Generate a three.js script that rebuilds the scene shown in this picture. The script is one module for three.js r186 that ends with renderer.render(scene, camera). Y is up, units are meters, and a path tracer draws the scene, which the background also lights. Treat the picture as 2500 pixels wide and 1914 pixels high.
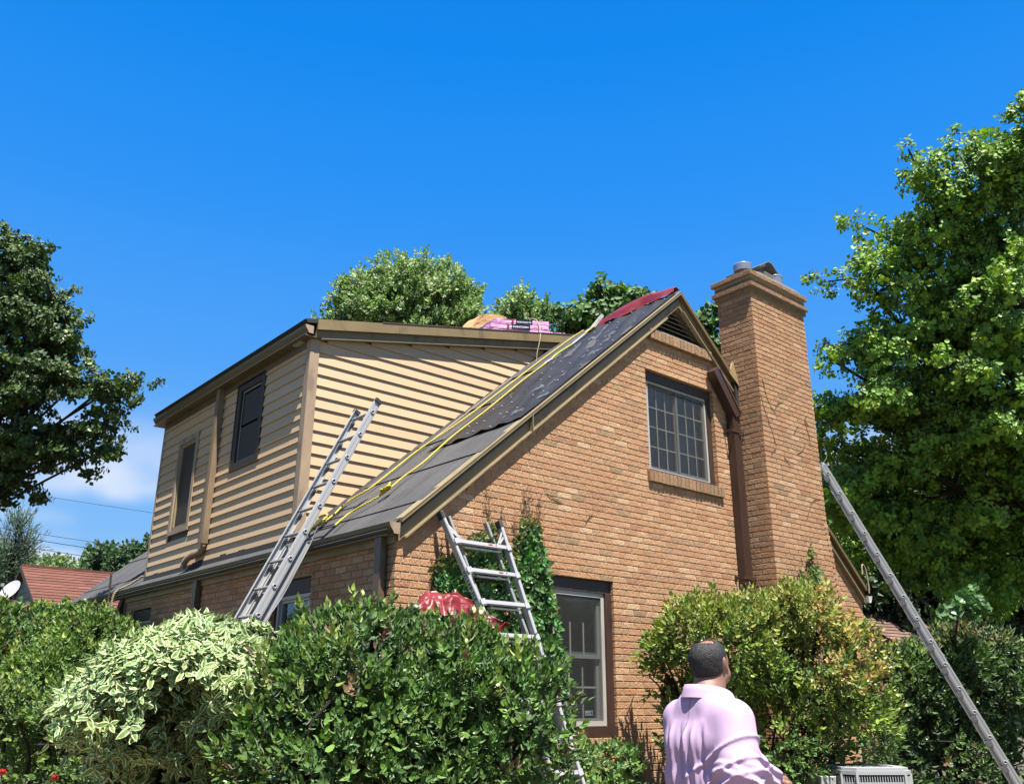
import * as THREE from 'three';
import { mergeGeometries, mergeVertices } from 'three/addons/utils/BufferGeometryUtils.js';
import { MarchingCubes } from 'three/addons/objects/MarchingCubes.js';

// ------------------------------------------------------------------ camera, sky, sun, exposure
const scene = new THREE.Scene();
const V = (x, y, z) => new THREE.Vector3(x, y, z);
const CAM = V(-4.3296, 1.62, 6.6546), FW = V(.6128, .3279, -.7187).normalize(), RT = V(.7603, .0050, .6497), UP = V(-.2166, .9447, .2463);
const camera = new THREE.PerspectiveCamera(47.777, 1024 / 783, .1, 900);
camera.position.copy(CAM); camera.up.copy(UP); camera.lookAt(CAM.clone().add(FW)); scene.add(camera);

const EXPO = 3.3;
const SUN = V(-.115, 1, .37).normalize();
const smooth = (a, b, x) => { const t = Math.min(1, Math.max(0, (x - a) / (b - a))); return t * t * (3 - 2 * t); };
const mix = (a, b, t) => a + (b - a) * t;
function hash(x, y, z) { let h = (x * 374761393 + y * 668265263 + z * 1274126177) | 0; h = Math.imul(h ^ (h >>> 13), 1274126177); h ^= h >>> 16; return (h >>> 0) / 4294967296; }
function vnoise(x, y, z) {
  const i = Math.floor(x), j = Math.floor(y), k = Math.floor(z), f = x - i, g = y - j, h = z - k;
  const u = f * f * (3 - 2 * f), v = g * g * (3 - 2 * g), w = h * h * (3 - 2 * h);
  const L = (a, b, t) => a + (b - a) * t;
  return L(L(L(hash(i, j, k), hash(i + 1, j, k), u), L(hash(i, j + 1, k), hash(i + 1, j + 1, k), u), v),
    L(L(hash(i, j, k + 1), hash(i + 1, j, k + 1), u), L(hash(i, j + 1, k + 1), hash(i + 1, j + 1, k + 1), u), v), w);
}
function fbm(x, y, z, o = 4) { let s = 0, a = .5, t = 0; for (let i = 0; i < o; i++) { s += a * vnoise(x, y, z); t += a; x *= 2.03; y *= 2.03; z *= 2.03; a *= .5; } return s / t; }
{ // a clear summer sky, deeper towards the zenith, thin fair-weather cloud low over the horizon
  const w = 1024, h = 512, data = new Float32Array(w * h * 4);
  const stops = [[0, .36, .62, .93], [6, .29, .57, .95], [12, .185, .48, .97], [20, .085, .375, .96], [30, .030, .30, .93], [40, .008, .25, .87], [52, .006, .21, .78], [90, .006, .15, .58]];
  for (let j = 0; j < h; j++) {
    const e = ((j + .5) / h - .5) * 180, el = Math.max(e, 0);
    let k = 0; while (k < stops.length - 2 && stops[k + 1][0] < el) k++;
    const A = stops[k], B = stops[k + 1], t = Math.min(1, (el - A[0]) / (B[0] - A[0]));
    for (let i = 0; i < w; i++) {
      const az = ((i + .5) / w - .5) * 2 * Math.PI, ce = Math.cos(e * Math.PI / 180);
      const c = [mix(A[1], B[1], t), mix(A[2], B[2], t), mix(A[3], B[3], t)];
      const dx = ce * Math.cos(az), dz = ce * Math.sin(az), dy = Math.sin(el * Math.PI / 180);
      const q = 1 / (dy + .13);
      const n = fbm(dx * q * 1.5 + 7.3, dz * q * 1.5 + 2.9, 1.7, 5), n2 = fbm(dx * q * 5 + 1.3, dz * q * 5 + 8.1, 4.2, 4);
      let cl = smooth(.36, .62, n * .7 + n2 * .3) * smooth(18, 11, el) * smooth(-1, 3, e);
      cl = Math.min(1, cl * 1.25);
      const o = (j * w + i) * 4, wob = 1 + .04 * (fbm(dx * 2, dy * 3, dz * 2, 2) - .5);
      for (let m = 0; m < 3; m++) data[o + m] = mix(c[m] * wob, [.93, .95, 1][m], cl * .82) / EXPO;
      data[o + 3] = 1;
    }
  }
  const sky = new THREE.DataTexture(data, w, h, THREE.RGBAFormat, THREE.FloatType);
  sky.mapping = THREE.EquirectangularReflectionMapping; sky.magFilter = THREE.LinearFilter; sky.needsUpdate = true;
  scene.background = sky; scene.environment = sky;
}
const sun = new THREE.DirectionalLight(new THREE.Color().setRGB(1, .945, .86), 5);
sun.position.copy(SUN).multiplyScalar(60); sun.castShadow = true; sun.shadow.mapSize.set(2048, 2048);
Object.assign(sun.shadow.camera, { left: -40, right: 40, top: 40, bottom: -40, near: 1, far: 200 });
scene.add(sun, sun.target);
const renderer = new THREE.WebGLRenderer({ antialias: true });
renderer.toneMapping = THREE.LinearToneMapping; renderer.toneMappingExposure = EXPO; renderer.shadowMap.enabled = true;

// ------------------------------------------------------------------ helpers
let seed = 12345;
function rnd() { seed = (seed + 0x6D2B79F5) | 0; let t = Math.imul(seed ^ (seed >>> 15), 1 | seed); t = (t + Math.imul(t ^ (t >>> 7), 61 | t)) ^ t; return ((t ^ (t >>> 14)) >>> 0) / 4294967296; }
const rr = (a, b) => a + (b - a) * rnd();
const gauss = () => { let s = 0; for (let i = 0; i < 6; i++) s += rnd(); return (s - 3) / .7071; };
const pick = a => a[Math.floor(rnd() * a.length)];
// a point of the place, given where the survey of the photograph sees it (2500 x 1914) and how far it is along the view
function ray(px, py) { return FW.clone().addScaledVector(RT, (px - 1250) / 2160.75).addScaledVector(UP, -(py - 957) / 2160.75); }
const at = (px, py, depth) => CAM.clone().addScaledVector(ray(px, py), depth);
const onZ = (px, py, z) => { const d = ray(px, py); return CAM.clone().addScaledVector(d, (z - CAM.z) / d.z); };
const onX = (px, py, x) => { const d = ray(px, py); return CAM.clone().addScaledVector(d, (x - CAM.x) / d.x); };
function project(p) { const d = p.clone().sub(CAM), w = d.dot(FW); return [1250 + 2160.75 * d.dot(RT) / w, 957 - 2160.75 * d.dot(UP) / w, w]; }

const used = {};
function numbered(n) { used[n] = (used[n] ?? -1) + 1; return used[n] ? `${n}_${String(used[n]).padStart(3, '0')}` : n; }
function tag(o, label, category, group, kind) {
  o.userData.label = label; if (category) o.userData.category = category;
  if (group) o.userData.group = group; if (kind) o.userData.kind = kind; return o;
}
function thing(name, label, category, p = [0, 0, 0], turn = 0, group) {
  const o = new THREE.Group(); o.name = numbered(name); o.position.set(...(p.isVector3 ? p.toArray() : p)); o.rotation.y = turn;
  tag(o, label, category, group); scene.add(o); return o;
}
function mesh(name, geo, mat, parent, kind) {
  const m = new THREE.Mesh(geo, mat); m.name = parent ? name : numbered(name); m.castShadow = m.receiveShadow = true;
  if (kind) m.userData.kind = kind; (parent || scene).add(m); return m;
}
const C = (r, g, b) => new THREE.Color().setRGB(r, g, b);

// geometry collector: flat-shaded triangles with uv in metres and a colour
class GB {
  constructor() { this.p = []; this.t = []; this.c = []; }
  tri(a, b, c, ua, ub, uc, col = [1, 1, 1]) {
    this.p.push(a[0], a[1], a[2], b[0], b[1], b[2], c[0], c[1], c[2]); this.t.push(...ua, ...ub, ...uc);
    this.c.push(...col, ...col, ...col);
  }
  quad(a, b, c, d, ua, ub, uc, ud, col) { this.tri(a, b, c, ua, ub, uc, col); this.tri(a, c, d, ua, uc, ud, col); }
  face(pts, col, off = [0, 0]) { // planar convex polygon, uv from its own plane in metres
    const v = pts.map(p => p.isVector3 ? p : V(...p)), n = v[1].clone().sub(v[0]).cross(v[2].clone().sub(v[0])).normalize();
    const ref = Math.abs(n.y) > .9 ? V(1, 0, 0) : V(0, 1, 0), e = ref.clone().cross(n).normalize(), f = n.clone().cross(e);
    const uv = v.map(p => [p.dot(e) + off[0], p.dot(f) + off[1]]), a = v.map(p => [p.x, p.y, p.z]);
    for (let i = 1; i < a.length - 1; i++) this.tri(a[0], a[i], a[i + 1], uv[0], uv[i], uv[i + 1], col);
  }
  // box spanned by centre o and half-vectors e, f, n with a chamfered +n face
  block(o, e, f, n, ch = 0, col = [1, 1, 1], off = [0, 0], back = true) {
    const le = e.length(), lf = f.length(), P = (a, b, c) => o.clone().addScaledVector(e, a).addScaledVector(f, b).addScaledVector(n, c);
    const ln = n.length(), ca = 1 - ch / le, cb = 1 - ch / lf, cc = 1 - ch / ln;
    const s = [[-1, -1], [1, -1], [1, 1], [-1, 1]];
    const fr = s.map(([a, b]) => P(a * ca, b * cb, 1)), mid = s.map(([a, b]) => P(a, b, ch ? cc : 1)), bk = s.map(([a, b]) => P(a, b, -1));
    this.face(fr, col, off);
    for (let i = 0; i < 4; i++) { const j = (i + 1) % 4; if (ch) this.face([mid[i], mid[j], fr[j], fr[i]], col, off); this.face([bk[i], bk[j], mid[j], mid[i]], col, off); }
    if (back) this.face([bk[3], bk[2], bk[1], bk[0]], col, off);
    return this;
  }
  box(x0, x1, y0, y1, z0, z1, col, off, ch = 0) {
    return this.block(V((x0 + x1) / 2, (y0 + y1) / 2, (z0 + z1) / 2), V((x1 - x0) / 2, 0, 0), V(0, (y1 - y0) / 2, 0), V(0, 0, (z1 - z0) / 2), ch, col, off ?? [rnd() * 3, rnd() * 3]);
  }
  // prism: outline in (a, b) swept from s0 to s1 along c; map(a, b, s) gives the point
  prism(out, s0, s1, map, col, off = [rnd() * 3, rnd() * 3], tris) {
    const A = out.map(([a, b]) => map(a, b, s0)), B = out.map(([a, b]) => map(a, b, s1));
    const tr = tris || THREE.ShapeUtils.triangulateShape(out.map(p => new THREE.Vector2(p[0], p[1])), []);
    const m0 = A[0].clone().sub(B[0]);
    for (const [i, j, k] of tr) {
      const nrm = A[j].clone().sub(A[i]).cross(A[k].clone().sub(A[i]));
      const flip = nrm.dot(m0) < 0;
      this.face(flip ? [A[i], A[k], A[j]] : [A[i], A[j], A[k]], col, off); this.face(flip ? [B[i], B[j], B[k]] : [B[i], B[k], B[j]], col, off);
    }
    let area = 0; for (let i = 0; i < out.length; i++) { const j = (i + 1) % out.length; area += out[i][0] * out[j][1] - out[j][0] * out[i][1]; }
    const cA = A[0].clone(); A.forEach((p, i) => i && cA.add(p)); cA.divideScalar(A.length);
    for (let i = 0; i < out.length; i++) { const j = (i + 1) % out.length; this.face([A[i], B[i], B[j], A[j]], col, off); }
    return this;
  }
  geo(center) {
    const g = new THREE.BufferGeometry();
    const p = new Float32Array(this.p);
    g.setAttribute('position', new THREE.BufferAttribute(p, 3));
    g.setAttribute('uv', new THREE.BufferAttribute(new Float32Array(this.t), 2));
    g.setAttribute('color', new THREE.BufferAttribute(new Float32Array(this.c), 3));
    g.computeVertexNormals();
    if (center) g.translate(-center.x, -center.y, -center.z);
    return g;
  }
}
const boxGeo = (x0, x1, y0, y1, z0, z1, ch = 0) => new GB().box(x0, x1, y0, y1, z0, z1, [1, 1, 1], undefined, ch).geo();
function tubeGeo(pts, r, seg = 8, n = 0, closed = false) {
  const c = new THREE.CatmullRomCurve3(pts, closed, 'catmullrom', .5);
  const g = new THREE.TubeGeometry(c, n || pts.length * 4, r, seg, closed); return g;
}
function bar(a, b, w, d, side) { // straight bar of rectangular section from a to b; side gives the direction of w
  const ax = b.clone().sub(a), n = ax.clone().normalize(), e = side.clone().addScaledVector(n, -side.dot(n)).normalize(), f = n.clone().cross(e);
  return [a.clone().add(b).multiplyScalar(.5), e.multiplyScalar(w / 2), ax.multiplyScalar(.5), f.multiplyScalar(d / 2)];
}
const withColor = (g, r, gg, b) => { const n = g.attributes.position.count, c = new Float32Array(n * 3); for (let i = 0; i < n; i++) c.set([r, gg, b], i * 3); g.setAttribute('color', new THREE.BufferAttribute(c, 3)); return g; };
function merged(list) { return mergeGeometries(list.map(g => { const h = g.index ? g.toNonIndexed() : g; for (const k of Object.keys(h.attributes)) if (!['position', 'normal', 'uv', 'color'].includes(k)) h.deleteAttribute(k); if (!h.attributes.color) withColor(h, 1, 1, 1); return h; })); }

// ------------------------------------------------------------------ textures and materials
function tex(n, f, srgb = false, rep = 1) {
  const d = new Uint8Array(n * n * 4);
  for (let j = 0; j < n; j++) for (let i = 0; i < n; i++) { const v = f(i / n, j / n, i, j), o = (j * n + i) * 4; if (v.length) { d[o] = v[0] * 255; d[o + 1] = v[1] * 255; d[o + 2] = v[2] * 255; } else d[o] = d[o + 1] = d[o + 2] = Math.max(0, Math.min(1, v)) * 255; d[o + 3] = 255; }
  const t = new THREE.DataTexture(d, n, n); t.wrapS = t.wrapT = THREE.RepeatWrapping; t.magFilter = THREE.LinearFilter; t.repeat.set(rep, rep);
  if (srgb) t.colorSpace = THREE.SRGBColorSpace; t.needsUpdate = true; return t;
}
// tileable noise on the unit square
function tnoise(u, v, fx, fy, s) {
  const x = u * fx, y = v * fy, i = Math.floor(x), j = Math.floor(y), f = x - i, g = y - j, a = f * f * (3 - 2 * f), b = g * g * (3 - 2 * g);
  const H = (p, q) => hash(((p % fx) + fx) % fx, ((q % fy) + fy) % fy, s);
  return mix(mix(H(i, j), H(i + 1, j), a), mix(H(i, j + 1), H(i + 1, j + 1), a), b);
}
const tf = (u, v, fx, fy, s, o = 3) => { let r = 0, a = .5, t = 0; for (let k = 0; k < o; k++) { r += a * tnoise(u, v, fx, fy, s + k); t += a; a *= .55; fx *= 2; fy *= 2; } return r / t; };
const T = {
  barkBump: tex(512, (u, v) => { const w = tf(u, v, 9, 9, 3) * .08; const a = tnoise(u + w, v, 70, 26, 5), b = tnoise(u, v + w, 120, 60, 8); return smooth(.25, .75, a * .65 + b * .35); }, false, 2.5),
  brickCol: tex(512, (u, v) => { const n = tf(u, v, 40, 40, 11, 3), m = tf(u, v, 6, 6, 19, 3), s = tnoise(u, v, 90, 60, 23); const k = .74 + .34 * n + .14 * (m - .5) - (s < .13 ? .28 : 0); return [k, k * (.98 + .05 * m), k * (.96 + .1 * m)].map(x => Math.min(1, Math.max(0, x)) ** .4545); }, true, 2.5),
  grit: tex(512, (u, v) => tf(u, v, 80, 80, 31, 3), false, 1.5),
  felt: tex(512, (u, v) => { const a = tf(u, v, 120, 120, 41, 2), b = tf(u, v, 8, 3, 45, 4), d = tf(u, v, 30, 6, 49, 3); const k = .8 + .26 * (a - .5) + .26 * (b - .5) + .16 * (d - .5) + (tnoise(u, v, 160, 160, 52) > .93 ? .16 : 0); return [k, k, k].map(x => Math.min(1, Math.max(0, x))); }, true, 1),
  wood: tex(256, (u, v) => .5 + .5 * (tf(u, v, 4, 90, 61, 3) - .5), false, 1),
  dirt: tex(512, (u, v) => { const k = .9 + .16 * (tf(u, v, 5, 5, 71, 4) - .5) - .14 * smooth(.62, .8, tf(u, v, 9, 4, 77, 4)); return [k, k * .99, k * .97].map(x => Math.min(1, x)); }, true, .7),
  wave: tex(256, (u, v) => tf(u, v, 3, 5, 81, 3), false, 1),
  fine: tex(256, (u, v) => tf(u, v, 60, 60, 91, 2), false, 4),
  metal: tex(512, (u, v) => { const k = .55 + .4 * (tf(u, v, 200, 5, 95, 2) - .5) + .35 * (tf(u, v, 7, 7, 99, 4) - .5); return Math.max(0, Math.min(1, k)); }, false, 2),
  cloth: tex(512, (u, v) => tf(u, v, 4, 3, 103, 4), false, 1),
};
const KA = .52, std = (r, g, b, rough = .8, o = {}) => new THREE.MeshStandardMaterial({ color: C(r * KA, g * KA, b * KA), roughness: rough, vertexColors: true, side: THREE.DoubleSide, ...o });
const M = {
  brick: std(1.66, 1.70, 1.50, .93, { map: T.brickCol, bumpMap: T.barkBump, bumpScale: .0038 }),
  mortar: std(.50, .40, .27, .97, { bumpMap: T.grit, bumpScale: .003 }),
  siding: std(.78, .545, .315, .55, { bumpMap: T.wood, bumpScale: .0004 }),
  trimTan: std(.62, .45, .30, .5, { map: T.dirt }),
  taupe: std(.37, .27, .115, .55, { map: T.dirt, bumpMap: T.wave, bumpScale: .001 }),
  taupeLight: std(.48, .39, .22, .5, { map: T.dirt }),
  gutterBrown: std(.20, .145, .085, .4, { map: T.dirt }),
  spoutTan: std(.42, .30, .19, .45, { map: T.dirt }),
  brown: std(.095, .05, .036, .42, { map: T.dirt }),
  brownDark: std(.05, .03, .02, .6),
  white: std(.72, .70, .64, .4, { map: T.dirt }),
  greyFrame: std(.38, .39, .37, .4),
  felt: std(.125, .123, .125, .92, { map: T.felt, bumpMap: T.wave, bumpScale: .012 }),
  blackSheet: new THREE.MeshPhysicalMaterial({ color: C(.034, .032, .032), roughness: .52, specularIntensity: .5, map: T.felt, bumpMap: T.cloth, bumpScale: .03, vertexColors: true, side: THREE.DoubleSide }),
  blackEdge: std(.012, .010, .009, .8),
  shingle: std(.30, .105, .065, .95, { map: T.felt, bumpMap: T.grit, bumpScale: .004 }),
  shingleTan: std(.36, .21, .15, .95, { map: T.felt, bumpMap: T.grit, bumpScale: .004 }),
  alu: std(.62, .62, .62, .5, { metalness: .25 }),
  aluDull: std(.40, .41, .41, .55, { metalness: .25 }),
  aluDark: std(.03, .03, .032, .7),
  galv: std(.58, .58, .58, .4, { metalness: .6, roughnessMap: T.metal }),
  clay: std(.20, .105, .06, .9, { bumpMap: T.grit, bumpScale: .003 }),
  ropeY: std(.80, .60, .05, .6), ropeW: std(.48, .40, .25, .8),
  tarp: new THREE.MeshPhysicalMaterial({ color: C(.13, .009, .009), roughness: .45, side: THREE.DoubleSide, vertexColors: true, transmission: 0, bumpMap: T.cloth, bumpScale: .03 }),
  pane: new THREE.MeshPhysicalMaterial({ color: C(.9, .95, .95), roughness: .04, transmission: 1, thickness: 0, ior: 1.5, side: THREE.DoubleSide }),
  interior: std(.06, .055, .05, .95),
  bark: std(.085, .062, .045, .95, { bumpMap: T.barkBump, bumpScale: .02 }),
  twig: std(.10, .07, .045, .9),
  concrete: std(.36, .35, .32, .95, { bumpMap: T.grit, bumpScale: .004 }),
};
// ------------------------------------------------------------------ ground
{
  const n = 96, g = new THREE.PlaneGeometry(500, 500, n, n); g.rotateX(-Math.PI / 2);
  const p = g.attributes.position, c = new Float32Array(p.count * 3), uv = g.attributes.uv;
  for (let i = 0; i < p.count; i++) { const x = p.getX(i), z = p.getZ(i), k = .8 + .4 * fbm(x * .2, 1, z * .2, 3); const bed = smooth(10, 8, Math.abs(x)) * smooth(6.2, 5.4, z) * smooth(-12, -9, z); c.set([mix(.11, .30, bed) * k, mix(.14, .21, bed) * k, mix(.05, .12, bed) * k], i * 3); uv.setXY(i, x * .5, z * .5); p.setY(i, -.01 + .0 * x); }
  g.setAttribute('color', new THREE.BufferAttribute(c, 3));
  const m = mesh('ground', g, std(1, 1, 1, .95, { bumpMap: T.grit, bumpScale: .03 }), null, 'structure');
  tag(m, 'green lawn and planting soil around the brick house', null, null, 'structure');
  const gb = new GB(); gb.box(-5.5, 14, -.2, .006, 5.6, 9.5, [1, 1, 1]);
  const path = mesh('driveway', gb.geo(), M.concrete, null, 'structure'); tag(path, 'pale concrete drive beside the lawn', null, null, 'structure');
}

// ------------------------------------------------------------------ the brick house
const COURSE = .0677, BL = .2032, RX = 4.18, RY = 6.649, SL = .845, SR = .905, WR = 8.02, ZBACK = -10.3, ZWALL = -7.1;
const roofY = x => x < RX ? RY - SL * (RX - x) : RY - SR * (x - RX);
const house = thing('brick_house', 'orange-tan brick house with steep gable, sided dormer and half-stripped roof', 'house');
const grp = (name, parent = house) => { const o = new THREE.Group(); o.name = name; parent.add(o); return o; };
const tones = [[.45, .235, .13], [.48, .265, .155], [.43, .215, .115], [.50, .29, .175], [.40, .215, .125], [.46, .24, .135], [.37, .21, .12], [.31, .19, .11], [.36, .17, .095], [.54, .335, .215]];
const toneW = [22, 18, 17, 8, 12, 16, 4, 2, 4, 2]; const toneBag = []; toneW.forEach((w, i) => { for (let k = 0; k < w; k++) toneBag.push(i); });
const allBricks = []; // every brick: centre, axes, size, tone, parent part
// bricks of one wall face: P(u, y) on the face, e along it, n out of it; spans(y0, y1) gives the solid stretches of a course
function brickFace(part, org, e, n, y0, y1, spans, shift = 0, toneShift = 0) {
  let k = 0;
  for (let y = y0; y < y1 - .02; y += COURSE, k++) {
    const off = (k % 2 ? BL / 2 : 0) + shift;
    for (const [a, b] of spans(y + .004, y + COURSE - .004)) {
      let u = Math.floor((a - off) / BL) * BL + off; const cuts = [a];
      for (; u < b; u += BL) if (u > a + .045 && u < b - .045) cuts.push(u);
      cuts.push(b);
      for (let i = 0; i < cuts.length - 1; i++) {
        const l = cuts[i + 1] - cuts[i]; if (l < .012) continue;
        const j = .0095, last = cuts[i + 1] === b && i === cuts.length - 2, first = i === 0;
        const u0 = cuts[i] + (first ? 0 : j / 2), u1 = cuts[i + 1] - (last ? 0 : j / 2);
        allBricks.push({ part, c: org.clone().addScaledVector(e, (u0 + u1) / 2).add(V(0, y + COURSE / 2, 0)), e, n, l: u1 - u0, h: COURSE - .0105 + rr(-.001, .001), d: .07, t: toneBag[Math.floor(rnd() * toneBag.length)] + 0, j: rr(-.0016, .0014), dark: toneShift });
      }
    }
  }
}
function subtract(list, a, b) { const r = []; for (const [p, q] of list) { if (b <= p || a >= q) r.push([p, q]); else { if (a > p) r.push([p, a]); if (b < q) r.push([b, q]); } } return r; }
const OPEN = [ // openings of the gable wall
  { x0: 3.484, x1: 4.816, y0: 4.17, y1: 5.4563 }, { x0: 1.88, x1: 2.793, y0: 1.259, y1: 2.816 },
];
const yBase = 2.816 - COURSE * 41;
const gable = mesh('gable_wall', (() => { // mortar bed behind the bricks
  const s = new THREE.Shape(); s.moveTo(.012, 0); s.lineTo(WR - .012, 0); s.lineTo(WR - .012, roofY(WR) - .06); s.lineTo(RX, RY - .08); s.lineTo(.012, roofY(0) - .06); s.closePath();
  for (const o of OPEN) { const h = new THREE.Path(); h.moveTo(o.x0 - .01, o.y0); h.lineTo(o.x0 - .01, o.y1 + .01); h.lineTo(o.x1 + .01, o.y1 + .01); h.lineTo(o.x1 + .01, o.y0); h.closePath(); s.holes.push(h); }
  const h = new THREE.Path(); h.moveTo(3.60, 6.01); h.lineTo(4.16, 6.50); h.lineTo(4.82, 6.01); h.closePath(); s.holes.push(h);
  const g = new THREE.ExtrudeGeometry(s, { depth: .27, bevelEnabled: false }); g.translate(0, 0, -.277); return withColor(g, 1, 1, 1);
})(), M.mortar, house);
brickFace(gable, V(0, 0, 0), V(1, 0, 0), V(0, 0, 1), yBase, RY, (a, b) => {
  const ym = b; if (ym > RY - .12) return [];
  const x0 = Math.max(0, RX - (RY - .09 - ym) / SL), x1 = Math.min(WR, RX + (RY - .09 - ym) / SR);
  let l = [[x0, x1]];
  for (const o of OPEN) if (b > o.y0 && a < o.y1) l = subtract(l, o.x0, o.x1);
  if (b > 5.87 && a < 5.99) l = subtract(l, 3.56, 4.79);
  if (b > 5.999) { const t = (6.52 - a) / .52; l = subtract(l, 4.16 - .62 * t, 4.16 + .72 * t); }
  if (b > 4.04 && a < 4.165) l = subtract(l, 3.44, 4.87);
  if (b > 1.20 && a < 1.255) l = subtract(l, 1.84, 2.84);
  l = subtract(l, 5.27, 6.5);
  return l;
}, .06);
// reveals of the openings: brick ends seen on their right sides
const reveal = (x, y0, y1, sgn, n = 1) => brickFace(gable, V(x, 0, -.003), V(0, 0, -1), V(sgn, 0, 0), yBase + Math.ceil((y0 - yBase) / COURSE - .3) * COURSE, y1, () => [[.012, .115]]);
reveal(4.8165, 4.2, 5.46, -1); reveal(2.7935, 1.35, 2.8, -1);
// rowlock ledges (bricks on edge)
function rowlock(part, x0, x1, y0, y1, zf, dz, w = .0715, dark = 0) {
  const n = Math.round((x1 - x0) / w), s = (x1 - x0) / n;
  for (let i = 0; i < n; i++) allBricks.push({ part, c: V(x0 + (i + .5) * s, (y0 + y1) / 2, zf), e: V(1, 0, 0), n: V(0, 0, 1), l: s - .009, h: y1 - y0, d: dz, t: pick([0, 4, 6, 7, 7, 6, 8]), j: rr(-.003, .003), dark, vertical: true });
}
const upperSill = mesh('window_sill', boxGeo(3.445, 4.865, 4.040, 4.162, -.10, .028), M.mortar, house); rowlock(upperSill, 3.44, 4.87, 4.037, 4.166, .04, .12, .0715, .25);
const lowerSill = mesh('window_sill', boxGeo(1.845, 2.835, 1.196, 1.254, -.10, .02), M.mortar, house); rowlock(lowerSill, 1.84, 2.84, 1.193, 1.257, .03, .12);
const ledge = mesh('vent_ledge', boxGeo(3.565, 4.785, 5.870, 5.990, -.10, .04), M.mortar, house); rowlock(ledge, 3.56, 4.79, 5.866, 5.994, .055, .15, .0715, .2);

// eave wall on the left, with two windows under the gutter
const LW = [{ z0: -2.42, z1: -1.53, y0: 1.55, y1: 2.79 }, { z0: -6.89, z1: -6.06, y0: 1.75, y1: 2.79 }];
const eaveWall = mesh('eave_wall', (() => {
  const s = new THREE.Shape(); s.moveTo(.28, 0); s.lineTo(7.09, 0); s.lineTo(7.09, 3.02); s.lineTo(.28, 3.02); s.closePath();
  for (const o of LW) { const h = new THREE.Path(); h.moveTo(-o.z1 - .01, o.y0); h.lineTo(-o.z1 - .01, o.y1 + .01); h.lineTo(-o.z0 + .01, o.y1 + .01); h.lineTo(-o.z0 + .01, o.y0); h.closePath(); s.holes.push(h); }
  const g = new THREE.ExtrudeGeometry(s, { depth: .27, bevelEnabled: false }); g.rotateY(Math.PI / 2); g.translate(.012, 0, 0); return withColor(g, 1, 1, 1);
})(), M.mortar, house);
brickFace(eaveWall, V(0, 0, 0), V(0, 0, -1), V(-1, 0, 0), yBase, 2.99, (a, b) => {
  let l = [[.075, 7.1]]; for (const o of LW) if (b > o.y0 && a < o.y1) l = subtract(l, -o.z1, -o.z0); return l;
}, .04);
// the far end of the eave wall turns back under the roof
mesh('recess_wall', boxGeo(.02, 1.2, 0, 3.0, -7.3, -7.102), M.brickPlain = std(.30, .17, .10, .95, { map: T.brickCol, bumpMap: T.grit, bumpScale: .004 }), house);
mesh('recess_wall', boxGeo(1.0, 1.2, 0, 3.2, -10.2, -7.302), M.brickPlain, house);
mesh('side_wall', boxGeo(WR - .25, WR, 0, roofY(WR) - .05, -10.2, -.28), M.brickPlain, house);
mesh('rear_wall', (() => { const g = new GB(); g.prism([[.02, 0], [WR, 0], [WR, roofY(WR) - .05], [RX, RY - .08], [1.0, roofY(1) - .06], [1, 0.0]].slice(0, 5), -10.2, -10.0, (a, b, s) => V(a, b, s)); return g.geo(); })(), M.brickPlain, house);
mesh('frieze_board', boxGeo(-.028, -.003, 2.925, 3.04, ZWALL, .0), M.taupe, house);

// chimney: stack on the gable wall, right shoulder flaring out below
const CH = { x0: 5.2627, x1: 6.5605, z0: -.13, z1: .4241, top: 7.205 };
const chRight = y => y < 3.85 ? Math.min(6.80, 6.566 + (3.85 - y) * .166) : 6.5605 + .0;
const chimney = mesh('chimney', (() => {
  const g = new GB(); const o = .01;
  g.prism([[CH.x0 + o, 0], [6.80 - o, 0], [6.80 - o, 2.45], [6.566 - o, 3.85], [CH.x1 - o, 6.9], [CH.x0 + o, 6.9]], CH.z0, CH.z1 - o, (a, b, s) => V(a, b, s)); return g.geo();
})(), M.mortar, house);
const chBands = [[6.905, .025], [6.973, .055], [7.04, .022], [7.108, .022], [7.141, .058]];
const chY0 = 3.9052 - COURSE * 57;
brickFace(chimney, V(CH.x0, 0, CH.z1), V(1, 0, 0), V(0, 0, 1), chY0, 6.90, (a, b) => [[0, chRight(b) - CH.x0 - (b < 3.85 ? .075 : 0)]], .03, .12);
brickFace(chimney, V(CH.x0, 0, CH.z1 - .004), V(0, 0, -1), V(-1, 0, 0), chY0, 6.90, (a, b) => [[.07, a > roofY(CH.x0) - .1 ? CH.z1 - CH.z0 : CH.z1 - .0]], .10, .2);
// rowlock cap along the sloped shoulder
for (let k = 0; k < 19; k++) { const y = 3.83 - k * .0735, x = chRight(y) - .036; allBricks.push({ part: chimney, c: V(x, y, CH.z1 + .004), e: V(.985, .0, 0), n: V(0, 0, 1), l: .072, h: .064, d: .25, t: pick([0, 1, 4, 6, 8]), j: 0, tilt: -.25, dark: .1 }); }
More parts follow.
